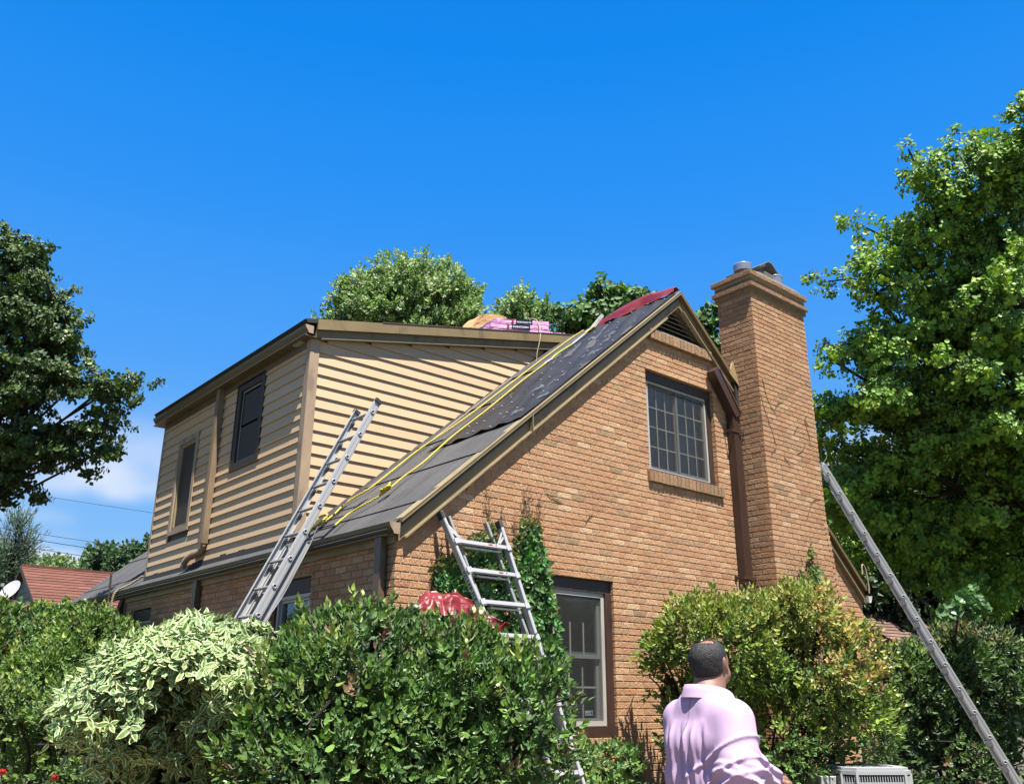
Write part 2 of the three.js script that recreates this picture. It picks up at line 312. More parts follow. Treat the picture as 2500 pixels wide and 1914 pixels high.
// corbelled cap
const cap = mesh('chimney_cap', (() => {
  const g = new GB();
  for (const [y, o] of [[6.9, .018], [6.968, .045], [7.036, .013], [7.085, .013], [7.137, .048]]) g.box(CH.x0 - o, CH.x1 + o, y, y + .068, CH.z0 - o, CH.z1 + o);
  return g.geo();
})(), M.mortar, house);
for (const [y, o] of [[6.9015, .028], [6.97, .055], [7.038, .022], [7.1365, .058]]) {
  const L0 = CH.x1 - CH.x0 + 2 * o, D0 = CH.z1 - CH.z0 + 2 * o, sh = rr(0, .2);
  const course = (org, e, n, len) => { let u = -sh; const cuts = [0]; for (; u < len; u += BL) if (u > .05 && u < len - .05) cuts.push(u); cuts.push(len); for (let i = 0; i < cuts.length - 1; i++) allBricks.push({ part: cap, c: org.clone().addScaledVector(e, (cuts[i] + cuts[i + 1]) / 2).add(V(0, y + .032, 0)), e, n, l: cuts[i + 1] - cuts[i] - .008, h: .06, d: .05, t: pick([4, 6, 6, 7, 8, 0]), j: rr(-.002, .002), dark: .38 }); };
  course(V(CH.x0 - o, 0, CH.z1 + o), V(1, 0, 0), V(0, 0, 1), L0); course(V(CH.x0 - o, 0, CH.z1 + o - .004), V(0, 0, -1), V(-1, 0, 0), D0);
}
mesh('mortar_crown', (() => { const g = new GB(); g.prism([[CH.x0 - .03, 7.204], [CH.x1 + .03, 7.204], [CH.x1 - .2, 7.25], [CH.x0 + .2, 7.25]], CH.z0 - .03, CH.z1 + .03, (a, b, s) => V(a, b, s)); return g.geo(); })(), M.concrete, cap);

// lay the bricks: those that show largest are pieces of their own, the rest one piece of stuff per wall
{
  const inHedge = (x, y) => (x > 600 && x < 1395 && y > 1455) || (x > 1050 && x < 1355 && y > 1290) || (x > 1600 && y > 1430) || y > 1900 || x < 935 || x > 2480;
  for (const b of allBricks) { const q = project(b.c); b.q = q; b.size = q[2] > 0 && !inHedge(q[0], q[1]) && b.n.z > .5 && b.part === gable ? b.l * b.h / (q[2] * q[2]) * b.n.dot(CAM.clone().sub(b.c).normalize()) : 0; }
  const big = new Set([...allBricks].sort((a, b) => b.size - a.size).slice(0, 300));
  const rest = new Map();
  const put = (gb, b, center) => {
    const tn = tones[b.t], k = (1 - (b.dark || 0)) * (1 + .10 * (hash(Math.round(b.c.x * 100), Math.round(b.c.y * 100), 5) - .5));
    let e = b.e.clone().normalize(), f = V(0, 1, 0);
    if (b.tilt) { const a = b.tilt; e = V(Math.cos(a), Math.sin(a), 0); f = V(-Math.sin(a), Math.cos(a), 0); }
    const n = b.n.clone(); const right = e.clone().cross(f).dot(n) < 0; if (right) e.negate();
    const c = center ? V(0, 0, 0) : b.c.clone(); c.addScaledVector(n, b.j - b.d / 2);
    gb.block(c, e.multiplyScalar(b.l / 2), f.multiplyScalar(b.h / 2), n.multiplyScalar(b.d / 2), .0035, [tn[0] * k, tn[1] * k, tn[2] * k], [hash(b.q[0] | 0, b.q[1] | 0, 3) * 5, hash(b.q[1] | 0, b.q[0] | 0, 4) * 5], false);
  };
  const cache = new Map();
  for (const b of allBricks) {
    if (big.has(b)) {
      const key = `${Math.round(b.l * 200)}_${b.t}_${Math.floor(hash(Math.round(b.c.x * 99), Math.round(b.c.y * 99), 2) * 3)}`;
      if (!cache.has(key)) { const g = new GB(); put(g, b, true); cache.set(key, g.geo()); }
      const m = mesh('brick', cache.get(key), M.brick, b.part); m.position.copy(b.c);
    } else { if (!rest.has(b.part)) rest.set(b.part, new GB()); put(rest.get(b.part), b); }
  }
  for (const [part, gb] of rest) mesh('brickwork', gb.geo(), M.brick, part, 'stuff');
}
// dark stains, old vine traces: thin dry tendrils clinging to the chimney and gable
function tendril(part, pts, r = .0035) { return mesh('dry_tendril', tubeGeo(pts, r, 4, pts.length * 4), M.twig, part); }
const zc = CH.z1 + .006;
for (const l of [[[1857, 960], [1868, 1000], [1885, 1050], [1897, 1090]], [[1862, 925], [1875, 975], [1895, 1010]], [[1895, 995], [1900, 985], [1910, 982]], [[1938, 1062], [1945, 1048], [1950, 1040]], [[1965, 1030], [1975, 1060], [1980, 1090]], [[1948, 1108], [1960, 1100], [1968, 1080]], [[1884, 1115], [1890, 1100], [1896, 1095]], [[1915, 1115], [1925, 1128], [1930, 1140]], [[1975, 1040], [1966, 1024], [1972, 1012]], [[1970, 1270], [1985, 1225], [2003, 1218]]])
  tendril(chimney, l.map(([x, y]) => onZ(x, y, zc)));
for (const l of [[[1530, 1745], [1540, 1718], [1548, 1695]], [[1430, 1275], [1440, 1262], [1447, 1255]], [[1335, 1205], [1350, 1215], [1370, 1225]], [[1525, 1780], [1535, 1765], [1548, 1752]]])
  tendril(gable, l.map(([x, y]) => onZ(x, y, .008)));

// ------------------------------------------------------------------ roof
const slopeDir = V(1, SL, 0).normalize(), slopeN = V(-SL, 1, 0).normalize(), slopeR = V(1, -SR, 0).normalize();
{ // decks
  const g = new GB();
  g.prism([[-.09, roofY(-.09) - .004], [RX, RY - .004], [RX, RY - .06], [-.09, roofY(-.09) - .05]], ZBACK, .05, (a, b, s) => V(a, b, s));
  const left = mesh('roof', g.geo(), M.felt, house);
  const h = new GB();
  h.prism([[RX, RY - .004], [8.13, roofY(8.19) - .004], [8.19, roofY(8.19) - .05], [RX, RY - .06]], ZBACK, .05, (a, b, s) => V(a, b, s));
  mesh('roof_rear_slope', h.geo(), M.shingle, house);
  // felt laid in lapped widths from the eave up; each sheet sags and wrinkles a little
  const sheet = (s0, s1, z0, z1, lift) => {
    const nu = 10, nv = Math.max(6, Math.round((z1 - z0) * 5)), gg = new THREE.PlaneGeometry(1, 1, nv, nu), p = gg.attributes.position, uv = gg.attributes.uv;
    for (let i = 0; i <= nu; i++) for (let j = 0; j <= nv; j++) {
      const k = i * (nv + 1) + j, s = mix(s0, s1, i / nu), z = mix(z0, z1, j / nv);
      const wv = .010 * fbm(s * 1.5 + 3, z * .8, lift * 50, 3) + .006 * vnoise(s * 6, z * 1.2, lift * 9 + 4);
      const q = V(-.10, roofY(-.10), 0).addScaledVector(slopeDir, s).addScaledVector(slopeN, lift * mix(1.6, 1, i / nu) + wv); q.z = z; p.setXYZ(k, q.x, q.y, q.z); uv.setXY(k, z * .7, s * .7);
    }
    const ix = gg.index; gg.computeVertexNormals(); return withColor(gg, 1, 1, 1);
  };
  const widths = [[-.02, .52], [.46, 1.42], [1.36, 2.36], [2.3, 3.3], [3.24, 4.3], [4.2, 5.66]];
  widths.forEach(([a, b], i) => { mesh('felt_sheet', sheet(a, b, -2.19, .035, .006 + .004 * i), M.felt, left); mesh('felt_sheet', sheet(a, b, ZBACK, -6.9, .005 + .004 * i), M.felt, left); });
  mesh('felt_sheet', sheet(-.02, .36, -6.9, -2.19, .006), M.felt, left);
  // black synthetic sheet over the upper part
  const R = (x, z, l = 0) => { const q = V(x, roofY(x), z).addScaledVector(slopeN, l); return q; };
  const nu = 60, nv = 26, gg = new THREE.PlaneGeometry(1, 1, nu, nv), p = gg.attributes.position, uv = gg.attributes.uv;
  for (let j = 0; j <= nv; j++) for (let i = 0; i <= nu; i++) {
    const v = j / nv, u = i / nu, zl = -1.56 + .03 * Math.sin(u * 9) + .05 * u, z = mix(zl, .03, v), x0 = mix(1.39, 1.46, v) + .012 * Math.sin(v * 14), x = mix(x0, RX - .03, u);
    const fold = .024 * Math.pow(Math.abs(Math.sin((x * .9 + z * 1.9) * 5 + 2 * fbm(x * 2, z * 2, 3, 2))), 3) * smooth(0, .1, v) * smooth(1, .9, v) + .010 * fbm(x * 3, z * 5, 2, 3);
    const q = R(x, z, .038 + fold); p.setXYZ(j * (nu + 1) + i, q.x, q.y, q.z); uv.setXY(j * (nu + 1) + i, z, x * 1.3);
  }
  gg.computeVertexNormals(); const bs = mesh('black_underlay', withColor(gg, 1, 1, 1), M.blackSheet, left);
  // cap nails in rows
  const ng = new GB();
  for (let r = 0; r < 11; r++) for (let k = 0; k < 9; k++) {
    const x = 1.5 + r * .25 + rr(-.04, .04), z = -1.5 + k * .18 + (r % 2) * .09 + rr(-.05, .05); if (z > -.02 || rnd() < .25) continue;
    const q = R(x, z, .062), e = V(0, 0, 1), f = slopeDir, pts = []; for (let i = 0; i < 7; i++) { const a = i / 7 * 6.283; pts.push(q.clone().addScaledVector(e, .010 * Math.cos(a)).addScaledVector(f, .010 * Math.sin(a))); }
    ng.face(pts.reverse(), [1, 1, 1]); for (let i = 0; i < 7; i++) { const a = pts[i], b = pts[(i + 1) % 7]; ng.face([a.clone().addScaledVector(slopeN, -.012), b.clone().addScaledVector(slopeN, -.012), b, a]); }
  }
  mesh('cap_nails', ng.geo(), std(.55, .56, .57, .6), left, 'stuff');
  // pale scuffs of the print, as thin strips lying on the sheet
  const pg = new GB();
  for (const [x0, z0, n, sc] of [[1.62, -.42, 7, 1], [2.15, -.55, 6, 1], [1.85, -.2, 6, .8], [2.75, -.35, 6, 1], [3.3, -.5, 5, .9], [3.45, -.95, 4, 1]]) for (let i = 0; i < n; i++) {
    const x = x0 + rr(-.03, .03), z = z0 + i * .05 * sc, h = rr(.05, .11) * sc, q = [R(x, z, .06), R(x, z + .02, .06), R(x + h, z + .026, .06), R(x + h, z + .006, .06)];
    pg.face(q); if (rnd() < .6) pg.face([R(x + h * .5, z + .02, .061), R(x + h * .5, z + .045, .061), R(x + h * .62, z + .045, .061), R(x + h * .62, z + .02, .061)]);
  }
  mesh('printed_lettering', pg.geo(), std(.20, .24, .27, .7), bs);
  // black flashing strip where the felt turns up against the dormer cheek
  const fg = new GB();
  for (let i = 0; i < 22; i++) { const x0 = mix(.2, 4.1, i / 22), x1 = mix(.2, 4.1, (i + 1.06) / 22), j = rr(-.004, .004); const a = R(x0, -2.183, .052 + j), b = R(x1, -2.183, .052 + j); fg.face([R(x0, -2.13, .012), R(x1, -2.13, .012), b, a]); }
  mesh('step_flashing', fg.geo(), M.blackEdge, left);
  const fg2 = new GB(); for (let i = 0; i < 26; i++) { const z0 = mix(-6.83, -2.2, i / 26), z1 = mix(-6.83, -2.2, (i + 1.05) / 26), j = rr(-.015, .015); fg2.face([R(.10, z0, .012), R(.10, z1, .012), V(.118, 3.345 + j, z1), V(.118, 3.345 + j, z0)]); }
  mesh('step_flashing', fg2.geo(), M.blackEdge, left);
}
// rake boards: face board, a proud drip edge above, a proud moulding below
function rake(dir, x0, x1, name, cutLow) {
  const n = V(-dir.y, dir.x, 0); if (n.y < 0) n.negate();
  const base = V(RX, RY, 0);
  const strip = (a0, a1, z0, z1, mat, part, xa = x0, xb = x1, nm) => {
    const g = new GB(), P = (x, a, z) => { const q = V(x, roofY(x), z).addScaledVector(n, 0); q.y += a; return q; };
    const s = Math.sign(xb - xa);
    g.prism([[xa, a0], [xb, a0], [xb, a1], [xa, a1]], z0, z1, (x, a, z) => P(x, a, z)); return mesh(nm, g.geo(), mat, part);
  };
  const sc = 1 / Math.cos(Math.atan(Math.abs(dir.y / dir.x)));
  const board = strip(-.178, -.006, .004, .03, M.taupe, house, x0, x1, name);
  strip(-.012, .022, .0305, .082, M.taupe, board, x0, x1, 'drip_edge');
  strip(.0225, .032, -.04, .086, M.taupeLight, board, x0, x1, 'drip_cap');
  strip(-.198, -.1785, .004, .066, M.taupeLight, board, x0 + (x1 > x0 ? .06 : -.06), x1 + (x1 > x0 ? -.28 : .05), 'rake_moulding');
  return board;
}
const rakeL = rake(V(1, SL, 0).normalize(), .0, RX, 'rake_board'), rakeR = rake(V(1, -SR, 0).normalize(), 8.06, RX + .003, 'rake_board');
// loose bit of trim at the joint of the left rake
mesh('joint_strip', boxGeo(1.565, 1.572, roofY(1.568) - .19, roofY(1.568) + .01, .03, .087), M.taupeLight, rakeL);

// main gutter along the eave
function gutter(x0, yTop, z0, z1, name, mat, parent, s = 1) { // K-style trough, outside towards -x
  const o = [[0, 0], [0, -.1 * s], [-.06 * s, -.1 * s], [-.075 * s, -.072 * s], [-.105 * s, -.035 * s], [-.115 * s, 0], [-.105 * s, 0], [-.096 * s, -.032 * s], [-.067 * s, -.068 * s], [-.054 * s, -.092 * s], [-.008 * s, -.092 * s], [-.008 * s, 0]];
  const g = new GB(); g.prism(o, z0, z1, (a, b, z) => V(x0 + a, yTop + b + .006 * Math.sin(z * .9), z)); const m = mesh(name, g.geo(), mat, parent);
  const c = new GB(); for (const z of [z0, z1]) c.prism([[0, 0], [0, -.1 * s], [-.06 * s, -.1 * s], [-.075 * s, -.072 * s], [-.105 * s, -.035 * s], [-.115 * s, 0]], z - .002, z + .002, (a, b, zz) => V(x0 + a, yTop + b + .006 * Math.sin(zz * .9), zz)); mesh('end_cap', c.geo(), M.trimTan, m); return m;
}
gutter(-.012, 3.095, ZBACK, .07, 'gutter', M.gutterBrown, house);
mesh('soffit', boxGeo(-.10, -.004, 2.992, 3.0, ZBACK, .0), M.taupe, house);
{ // corner and middle downspouts on the eave wall
  for (const z of [-.17, -4.37]) { const g = new GB(); for (let i = 0; i < 5; i++) g.box(-.085, -.02, .1, 2.99, z - .05 + i * .0205, z - .05 + i * .0205 + .0155); g.box(-.080, -.025, .1, 2.989, z - .049, z + .049); mesh('downspout', g.geo(), M.gutterBrown, house); }
}
// louvred triangle in the gable
{
  const v = mesh('louvre_vent', (() => { const g = new GB(); g.prism([[3.56, 5.995], [4.84, 5.995], [4.18, 6.54], [4.14, 6.54]], -.16, -.14, (a, b, z) => V(a, b, z)); return g.geo(); })(), M.brownDark, house);
  for (let i = 0; i < 7; i++) {
    const y = 6.022 + i * .062, t = (6.52 - y) / .52, x0 = 4.16 - .58 * t, x1 = 4.16 + .66 * t; if (x1 - x0 < .05) continue;
    const g = new GB(); g.prism([[0, 0], [.075, -.05], [.08, -.043], [.005, .008]], x0, x1, (a, b, s) => V(s, y + b + .03, -.115 + a)); mesh('slat', g.geo(), std(.20, .19, .175, .5), v);
  }
  const g = new GB(); g.block(...bar(V(3.60, 6.005, .0), V(4.83, 6.005, .0), .03, .05, V(0, 1, 0))); mesh('vent_sill', g.geo(), M.white, v);
  const h = new GB(); h.block(...bar(V(4.80, 6.04, .02), V(4.22, 6.565, .02), .05, .03, V(0, 0, 1))); mesh('vent_trim', h.geo(), M.taupeLight, v);
}
// ------------------------------------------------------------------ dormer clad in lapped siding
const DX = .13, DZ0 = -6.83, DZ1 = -2.2, EXPOSE = .1362;
const dTop = x => 5.80 + (x - .0) * .228;           // top of the dormer's low roof
{
  const core = mesh('dormer', (() => { const g = new GB(); g.prism([[DX + .012, 3.2], [DX + .012, 5.74], [4.2, dTop(4.2) - .09], [4.2, 6.4]], DZ0 + .012, DZ1 - .012, (a, b, s) => V(a, b, s)); return g.geo(); })(), M.brownDark, house);
  const th = .024;
  const plankTone = () => { const k = rr(.92, 1.04), w = rr(-.02, .02); return [k + w, k, k - w]; };
  // plank profile: thick at its lower edge
  const prof = [[0, 0], [th, 0], [th - .001, .006], [.0025, EXPOSE + .012], [0, EXPOSE + .012]];
  const winZ = [[-4.15, -3.36, 4.372, 5.53], [-6.12, -5.35, 3.775, 5.20]];
  for (let k = 0; k < 17; k++) {
    const y = 3.285 + k * EXPOSE; if (y > 5.53) break;
    let l = [[DZ0 + .045, DZ1 - .06]];
    for (const [a, b, c, d] of winZ) if (y + EXPOSE > c + .02 && y < d - .02) l = subtract(l, a, b);
    for (const [a, b] of l) { const wob = rr(-.001, .001); mesh('siding_plank', new GB().prism(prof, a, b, (p, q, s) => V(DX - p, y + q + wob, s), plankTone()).geo(), M.siding, core); }
  }
  for (let k = 0; k < 25; k++) { // side wall planks, cut by the two roofs
    const y = 3.285 + k * EXPOSE; if (y > 6.55) break;
    const xa = Math.max(DX + .085, (y + EXPOSE - 5.64) / .228 - .1), xb = RX - (RY - (y + EXPOSE + .02)) / SL;
    if (xb - xa < .05) continue;
    const wob = rr(-.001, .001); mesh('siding_plank', new GB().prism(prof, xa, xb, (p, q, s) => V(s, y + q + wob, DZ1 + p), plankTone()).geo(), M.siding, core);
  }
  const tr = new GB(); tr.box(DX - .030, DX + .09, 3.27, 5.64, DZ1 + .001, DZ1 + .030, undefined, undefined, .003); tr.box(DX - .030, DX - .001, 3.27, 5.62, DZ1 - .075, DZ1, undefined, undefined);
  mesh('corner_board', tr.geo(), M.trimTan, core);
  mesh('corner_board', boxGeo(DX - .022, DX + .02, 3.27, 5.62, DZ0 - .02, DZ0 + .045, .003), M.trimTan, core);
  mesh('far_cheek', boxGeo(DX + .02, 4.0, 3.3, 5.7, DZ0 - .008, DZ0 + .01), M.siding, core);
  // its roof, fascia boards and gutter
  const rg = new GB(); rg.prism([[-.0, dTop(0) - .05], [4.36, dTop(4.36) - .05], [4.36, dTop(4.36)], [-.03, dTop(-.03)]], DZ0 - .18, DZ1 + .11, (a, b, s) => V(a, b, s));
  const roof = mesh('dormer_roof', rg.geo(), M.blackEdge, house);
  const fas = (o0, o1, z0, z1, mat, nm, xa, xb) => { const g = new GB(); g.prism([[xa, dTop(xa) + o0], [xb, dTop(xb) + o0], [xb, dTop(xb) + o1], [xa, dTop(xa) + o1]], z0, z1, (a, b, s) => V(a, b, s)); return mesh(nm, g.geo(), mat, roof); };
  fas(-.135, -.006, DZ1 + .085, DZ1 + .128, M.taupe, 'fascia_board', .125, 4.40);
  fas(-.225, -.1355, DZ1 + .02, DZ1 + .085, M.taupe, 'fascia_board', .125, 4.10);
  fas(-.242, -.2255, DZ1 + .017, DZ1 + .092, M.taupeLight, 'fascia_moulding', .20, 4.02);
  fas(-.005, .006, DZ1 - .1, DZ1 + .135, M.gutterBrown, 'drip_edge', 1.0, 4.40);
  mesh('soffit', boxGeo(-.02, DX + .02, 5.60, 5.612, DZ0 - .17, DZ1 + .09), M.gutterBrown, roof);
  mesh('frieze', boxGeo(DX - .03, DX - .001, 5.515, 5.60, DZ0, DZ1 - .08), M.gutterBrown, core);
  gutter(.085, 5.735, DZ0 - .22, DZ1 + .10, 'gutter', M.gutterBrown, roof, .95);
  mesh('soffit_vent', boxGeo(.035, .10, 5.592, 5.600, DZ1 - .32, DZ1 - .12), M.white, roof);
  // downspout down the siding, with a ribbed elbow turned along the roof
  const dsp = new GB(); for (let i = 0; i < 4; i++) dsp.box(.025, .106, 3.50, 5.62, -4.685 + i * .024, -4.685 + i * .024 + .019); dsp.box(.03, .104, 3.502, 5.618, -4.682, -4.597);
  const spout = mesh('downspout', dsp.geo(), M.spoutTan, house);
  const path = [V(.066, 3.54, -4.64), V(.066, 3.46, -4.65), V(.064, 3.405, -4.70), V(.06, 3.39, -4.80), V(.055, 3.385, -4.92), V(.05, 3.36, -5.06), V(.045, 3.31, -5.15), V(.04, 3.25, -5.18)];
  const tb = tubeGeo(path, .047, 12, 96), pp = tb.attributes.position, cv = new THREE.CatmullRomCurve3(path);
  for (let i = 0; i <= 96; i++) { const s = .94 + .09 * Math.cos(i * 1.35), c = cv.getPoint(i / 96); for (let j = 0; j <= 12; j++) { const k = i * 13 + j; pp.setXYZ(k, c.x + (pp.getX(k) - c.x) * s * .9, c.y + (pp.getY(k) - c.y) * s, c.z + (pp.getZ(k) - c.z) * s); } }
  tb.computeVertexNormals(); mesh('elbow', withColor(tb, 1, 1, 1), M.spoutTan, spout);
}
// ------------------------------------------------------------------ windows
// frame of four bars around a rectangle; P(u, v, w) maps to the wall
function ring(u0, u1, v0, v1, wd, w0, w1, P, bot = wd) {
  const g = new GB(), q = (a, b, c, d) => g.prism([[a, c], [b, c], [b, d], [a, d]], w0, w1, (x, y, s) => P(x, y, s));
  q(u0, u1, v1 - wd, v1); q(u0, u1, v0, v0 + bot); q(u0, u0 + wd, v0 + bot, v1 - wd); q(u1 - wd, u1, v0 + bot, v1 - wd); return g;
}
const rect = (u0, u1, v0, v1, w0, w1, P) => new GB().prism([[u0, v0], [u1, v0], [u1, v1], [u0, v1]], w0, w1, (x, y, s) => P(x, y, s));
const screenMat = new THREE.MeshStandardMaterial({ color: C(.022, .024, .024), roughness: .9, transparent: true, opacity: .24, side: THREE.DoubleSide, vertexColors: true });
const blindMat = std(.32, .33, .34, .7), curtainMat = std(.20, .21, .22, .9);
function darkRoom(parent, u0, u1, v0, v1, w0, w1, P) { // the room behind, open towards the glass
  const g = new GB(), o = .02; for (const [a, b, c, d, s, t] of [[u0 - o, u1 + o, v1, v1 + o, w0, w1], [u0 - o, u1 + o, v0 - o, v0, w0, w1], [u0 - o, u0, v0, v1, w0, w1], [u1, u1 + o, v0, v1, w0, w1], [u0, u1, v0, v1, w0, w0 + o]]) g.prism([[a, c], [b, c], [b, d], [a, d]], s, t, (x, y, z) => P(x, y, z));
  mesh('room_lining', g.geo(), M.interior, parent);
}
{ // upper gable window: two sliding sashes with grilles
  const P = (u, v, w) => V(u, v, w), w = mesh('window', ring(3.4845, 4.8155, 4.171, 5.455, .085, -.19, -.085, P, .05).geo(), M.brown, house);
  mesh('casing', rect(3.486, 4.8145, 5.345, 5.4545, -.084, -.05, P).geo(), M.brownDark, w);
  mesh('casing', rect(4.735, 4.8145, 4.19, 5.344, -.084, -.06, P).geo(), M.brown, w);
  mesh('sill_board', rect(3.486, 4.8145, 4.172, 4.205, -.084, -.025, P).geo(), M.brown, w);
  mesh('frame', ring(3.57, 4.732, 4.206, 5.344, .03, -.17, -.075, P).geo(), M.white, w);
  for (const [a, b, z] of [[3.60, 4.165, -.125], [4.14, 4.702, -.10]]) {
    mesh('sash', ring(a, b, 4.24, 5.312, .034, z - .018, z + .012, P).geo(), M.greyFrame, w);
    mesh('pane', rect(a + .034, b - .034, 4.274, 5.278, z - .004, z - .003, P).geo(), M.pane, w);
    const mg = new GB(), W2 = b - a - .068, H2 = 1.004; for (let i = 1; i < 3; i++) mg.prism([[a + .034 + W2 * i / 3 - .008, 4.274], [a + .034 + W2 * i / 3 + .008, 4.274], [a + .034 + W2 * i / 3 + .008, 5.278], [a + .034 + W2 * i / 3 - .008, 5.278]], z + .001, z + .007, P);
    for (let i = 1; i < 4; i++) mg.prism([[a + .034, 4.274 + H2 * i / 4 - .007], [b - .034, 4.274 + H2 * i / 4 - .007], [b - .034, 4.274 + H2 * i / 4 + .007], [a + .034, 4.274 + H2 * i / 4 + .007]], z + .0015, z + .0065, P);
    mesh('muntin', mg.geo(), M.white, w);
  }
  mesh('insect_screen', rect(3.602, 4.700, 4.238, 5.312, -.0805, -.0795, P).geo(), screenMat, w);
  darkRoom(w, 3.5, 4.8, 4.2, 5.44, -.9, -.19, P);
}
{ // lower gable window: double-hung, blinds behind, a small notice stuck inside the glass
  const P = (u, v, w) => V(u, v, w), w = mesh('window', ring(1.8805, 2.7925, 1.26, 2.8155, .075, -.19, -.07, P, .05).geo(), M.brown, house);
  mesh('casing', rect(1.882, 2.7915, 2.69, 2.815, -.069, -.045, P).geo(), M.brownDark, w);
  mesh('casing', rect(2.70, 2.7915, 1.37, 2.689, -.069, -.035, P).geo(), M.brown, w);
  mesh('sill_board', rect(1.882, 2.7915, 1.262, 1.366, -.069, .01, P).geo(), M.brown, w);
  mesh('frame', ring(1.955, 2.698, 1.368, 2.688, .045, -.17, -.06, P).geo(), M.white, w);
  for (const [v0, v1, z] of [[2.02, 2.65, -.105], [1.40, 2.085, -.13]]) {
    mesh('sash', ring(2.0, 2.653, v0, v1, .04, z - .018, z + .014, P).geo(), M.greyFrame, w);
    mesh('pane', rect(2.04, 2.613, v0 + .04, v1 - .04, z - .004, z - .003, P).geo(), M.pane, w);
    const mg = new GB(); for (let i = 1; i < 3; i++) { const u = 2.04 + .573 * i / 3; mg.prism([[u - .009, v0 + .04], [u + .009, v0 + .04], [u + .009, v0 + (v0 > 2 ? .36 : .54)], [u - .009, v0 + (v0 > 2 ? .36 : .54)]], z + .001, z + .007, P); }
    if (v0 < 2) mg.prism([[2.04, 1.73], [2.613, 1.73], [2.613, 1.748], [2.04, 1.748]], z + .0015, z + .0065, P);
    mesh('muntin', mg.geo(), M.white, w);
  }
  mesh('insect_screen', rect(2.002, 2.651, 1.415, 2.642, -.0705, -.0695, P).geo(), screenMat, w);
  for (let i = 0; i < 26; i++) { const g = new GB(); g.prism([[-.195, 0], [-.172, .012], [-.171, .0135], [-.194, .0015]], 2.03, 2.53, (a, b, s) => V(s, 1.46 + i * .021 + b, a)); mesh('slat', g.geo(), blindMat, w); }
  darkRoom(w, 1.9, 2.78, 1.3, 2.8, -.9, -.2, P);
  const st = mesh('notice_sticker', rect(2.448, 2.562, 1.468, 1.515, -.1265, -.126, P).geo(), std(.46, .53, .56, .5), w);
  const ig = new GB(); ig.face([V(2.454, 1.482, -.1255), V(2.518, 1.482, -.1255), V(2.518, 1.490, -.1255), V(2.454, 1.490, -.1255)]); const cc = []; for (let i = 0; i < 14; i++) { const a = i / 14 * 6.283; cc.push(V(2.541 + .014 * Math.cos(a), 1.492 + .018 * Math.sin(a), -.1255)); } ig.face(cc);
  mesh('print', ig.geo(), std(.07, .11, .14, .5), st);
}
{ // dormer window in its dark frame
  const P = (u, v, w) => V(DX - w, v, u), w = mesh('window', ring(-4.14, -3.365, 4.38, 5.525, .09, -.05, .022, P, .075).geo(), M.brownDark, house);
  mesh('casing', ring(-4.165, -3.34, 4.355, 5.535, .024, .002, .03, P).geo(), M.brown, w);
  mesh('frame', ring(-4.05, -3.455, 4.456, 5.435, .026, -.045, -.01, P).geo(), M.greyFrame, w);
  for (const [a, b, z] of [[4.93, 5.41, -.02], [4.48, 4.965, -.036]]) { mesh('sash', ring(-4.025, -3.48, a, b, .028, z - .012, z + .008, P).geo(), M.brownDark, w); mesh('pane', rect(-3.995, -3.51, a + .028, b - .028, z - .003, z - .002, P).geo(), M.pane, w); }
  for (let i = 0; i < 22; i++) mesh('slat', rect(-3.99, -3.515, 4.52 + i * .0205, 4.534 + i * .0205, -.075, -.070, P).geo(), std(.05, .055, .06, .7), w);
  const cg = new THREE.PlaneGeometry(.5, .44, 40, 1); { const p = cg.attributes.position; for (let i = 0; i < p.count; i++) { const x = p.getX(i); p.setXYZ(i, DX + .085 + .01 * Math.sin(x * 60), 5.17 + p.getY(i), -3.75 + x); } cg.computeVertexNormals(); }
  mesh('curtain', withColor(cg, 1, 1, 1), std(.055, .07, .085, .9), w);
  darkRoom(w, -4.13, -3.37, 4.39, 5.5, -.7, -.055, P);
}
{ // slim leaded window
  const P = (u, v, w) => V(DX - w, v, u), w = mesh('window', ring(-6.115, -5.355, 3.785, 5.195, .085, -.03, .032, P, .06).geo(), M.trimTan, house);
  mesh('frame', ring(-6.03, -5.44, 3.845, 5.11, .05, -.035, .012, P).geo(), M.taupeLight, w);
  mesh('pane', rect(-5.98, -5.49, 3.895, 5.06, -.024, -.023, P).geo(), M.pane, w);
  const lead = []; // curling leaf tracery in the glass
  for (let k = 1; k < 6; k++) lead.push(tubeGeo([P(-5.98, 3.895 + k * .194, -.018), P(-5.735, 3.895 + k * .194 + .002, -.018), P(-5.49, 3.895 + k * .194, -.018)], .006, 5, 4));
  mesh('lead_bars', merged(lead), std(.05, .05, .05, .6), w);
  const curls = [];
  for (let k = 0; k < 6; k++) for (let q = 0; q < 5; q++) {
    const u = -5.94 + q * .10 + rr(-.01, .01), v = 3.915 + k * .194, s = q % 2 ? 1 : -1;
    curls.push(tubeGeo([P(u, v, -.019), P(u + .03 * s, v + .05, -.018), P(u - .012 * s, v + .10, -.018), P(u + .028 * s, v + .145, -.018), P(u + .05 * s, v + .12, -.019)], .0055, 5, 14));
    curls.push(tubeGeo([P(u + .03 * s, v + .05, -.018), P(u + .065 * s, v + .085, -.018), P(u + .045 * s, v + .04, -.018)], .005, 4, 8));
  }
  mesh('tracery', merged(curls), std(.42, .45, .45, .35), w);
  darkRoom(w, -6.0, -5.47, 3.87, 5.09, -.6, -.036, P);
}
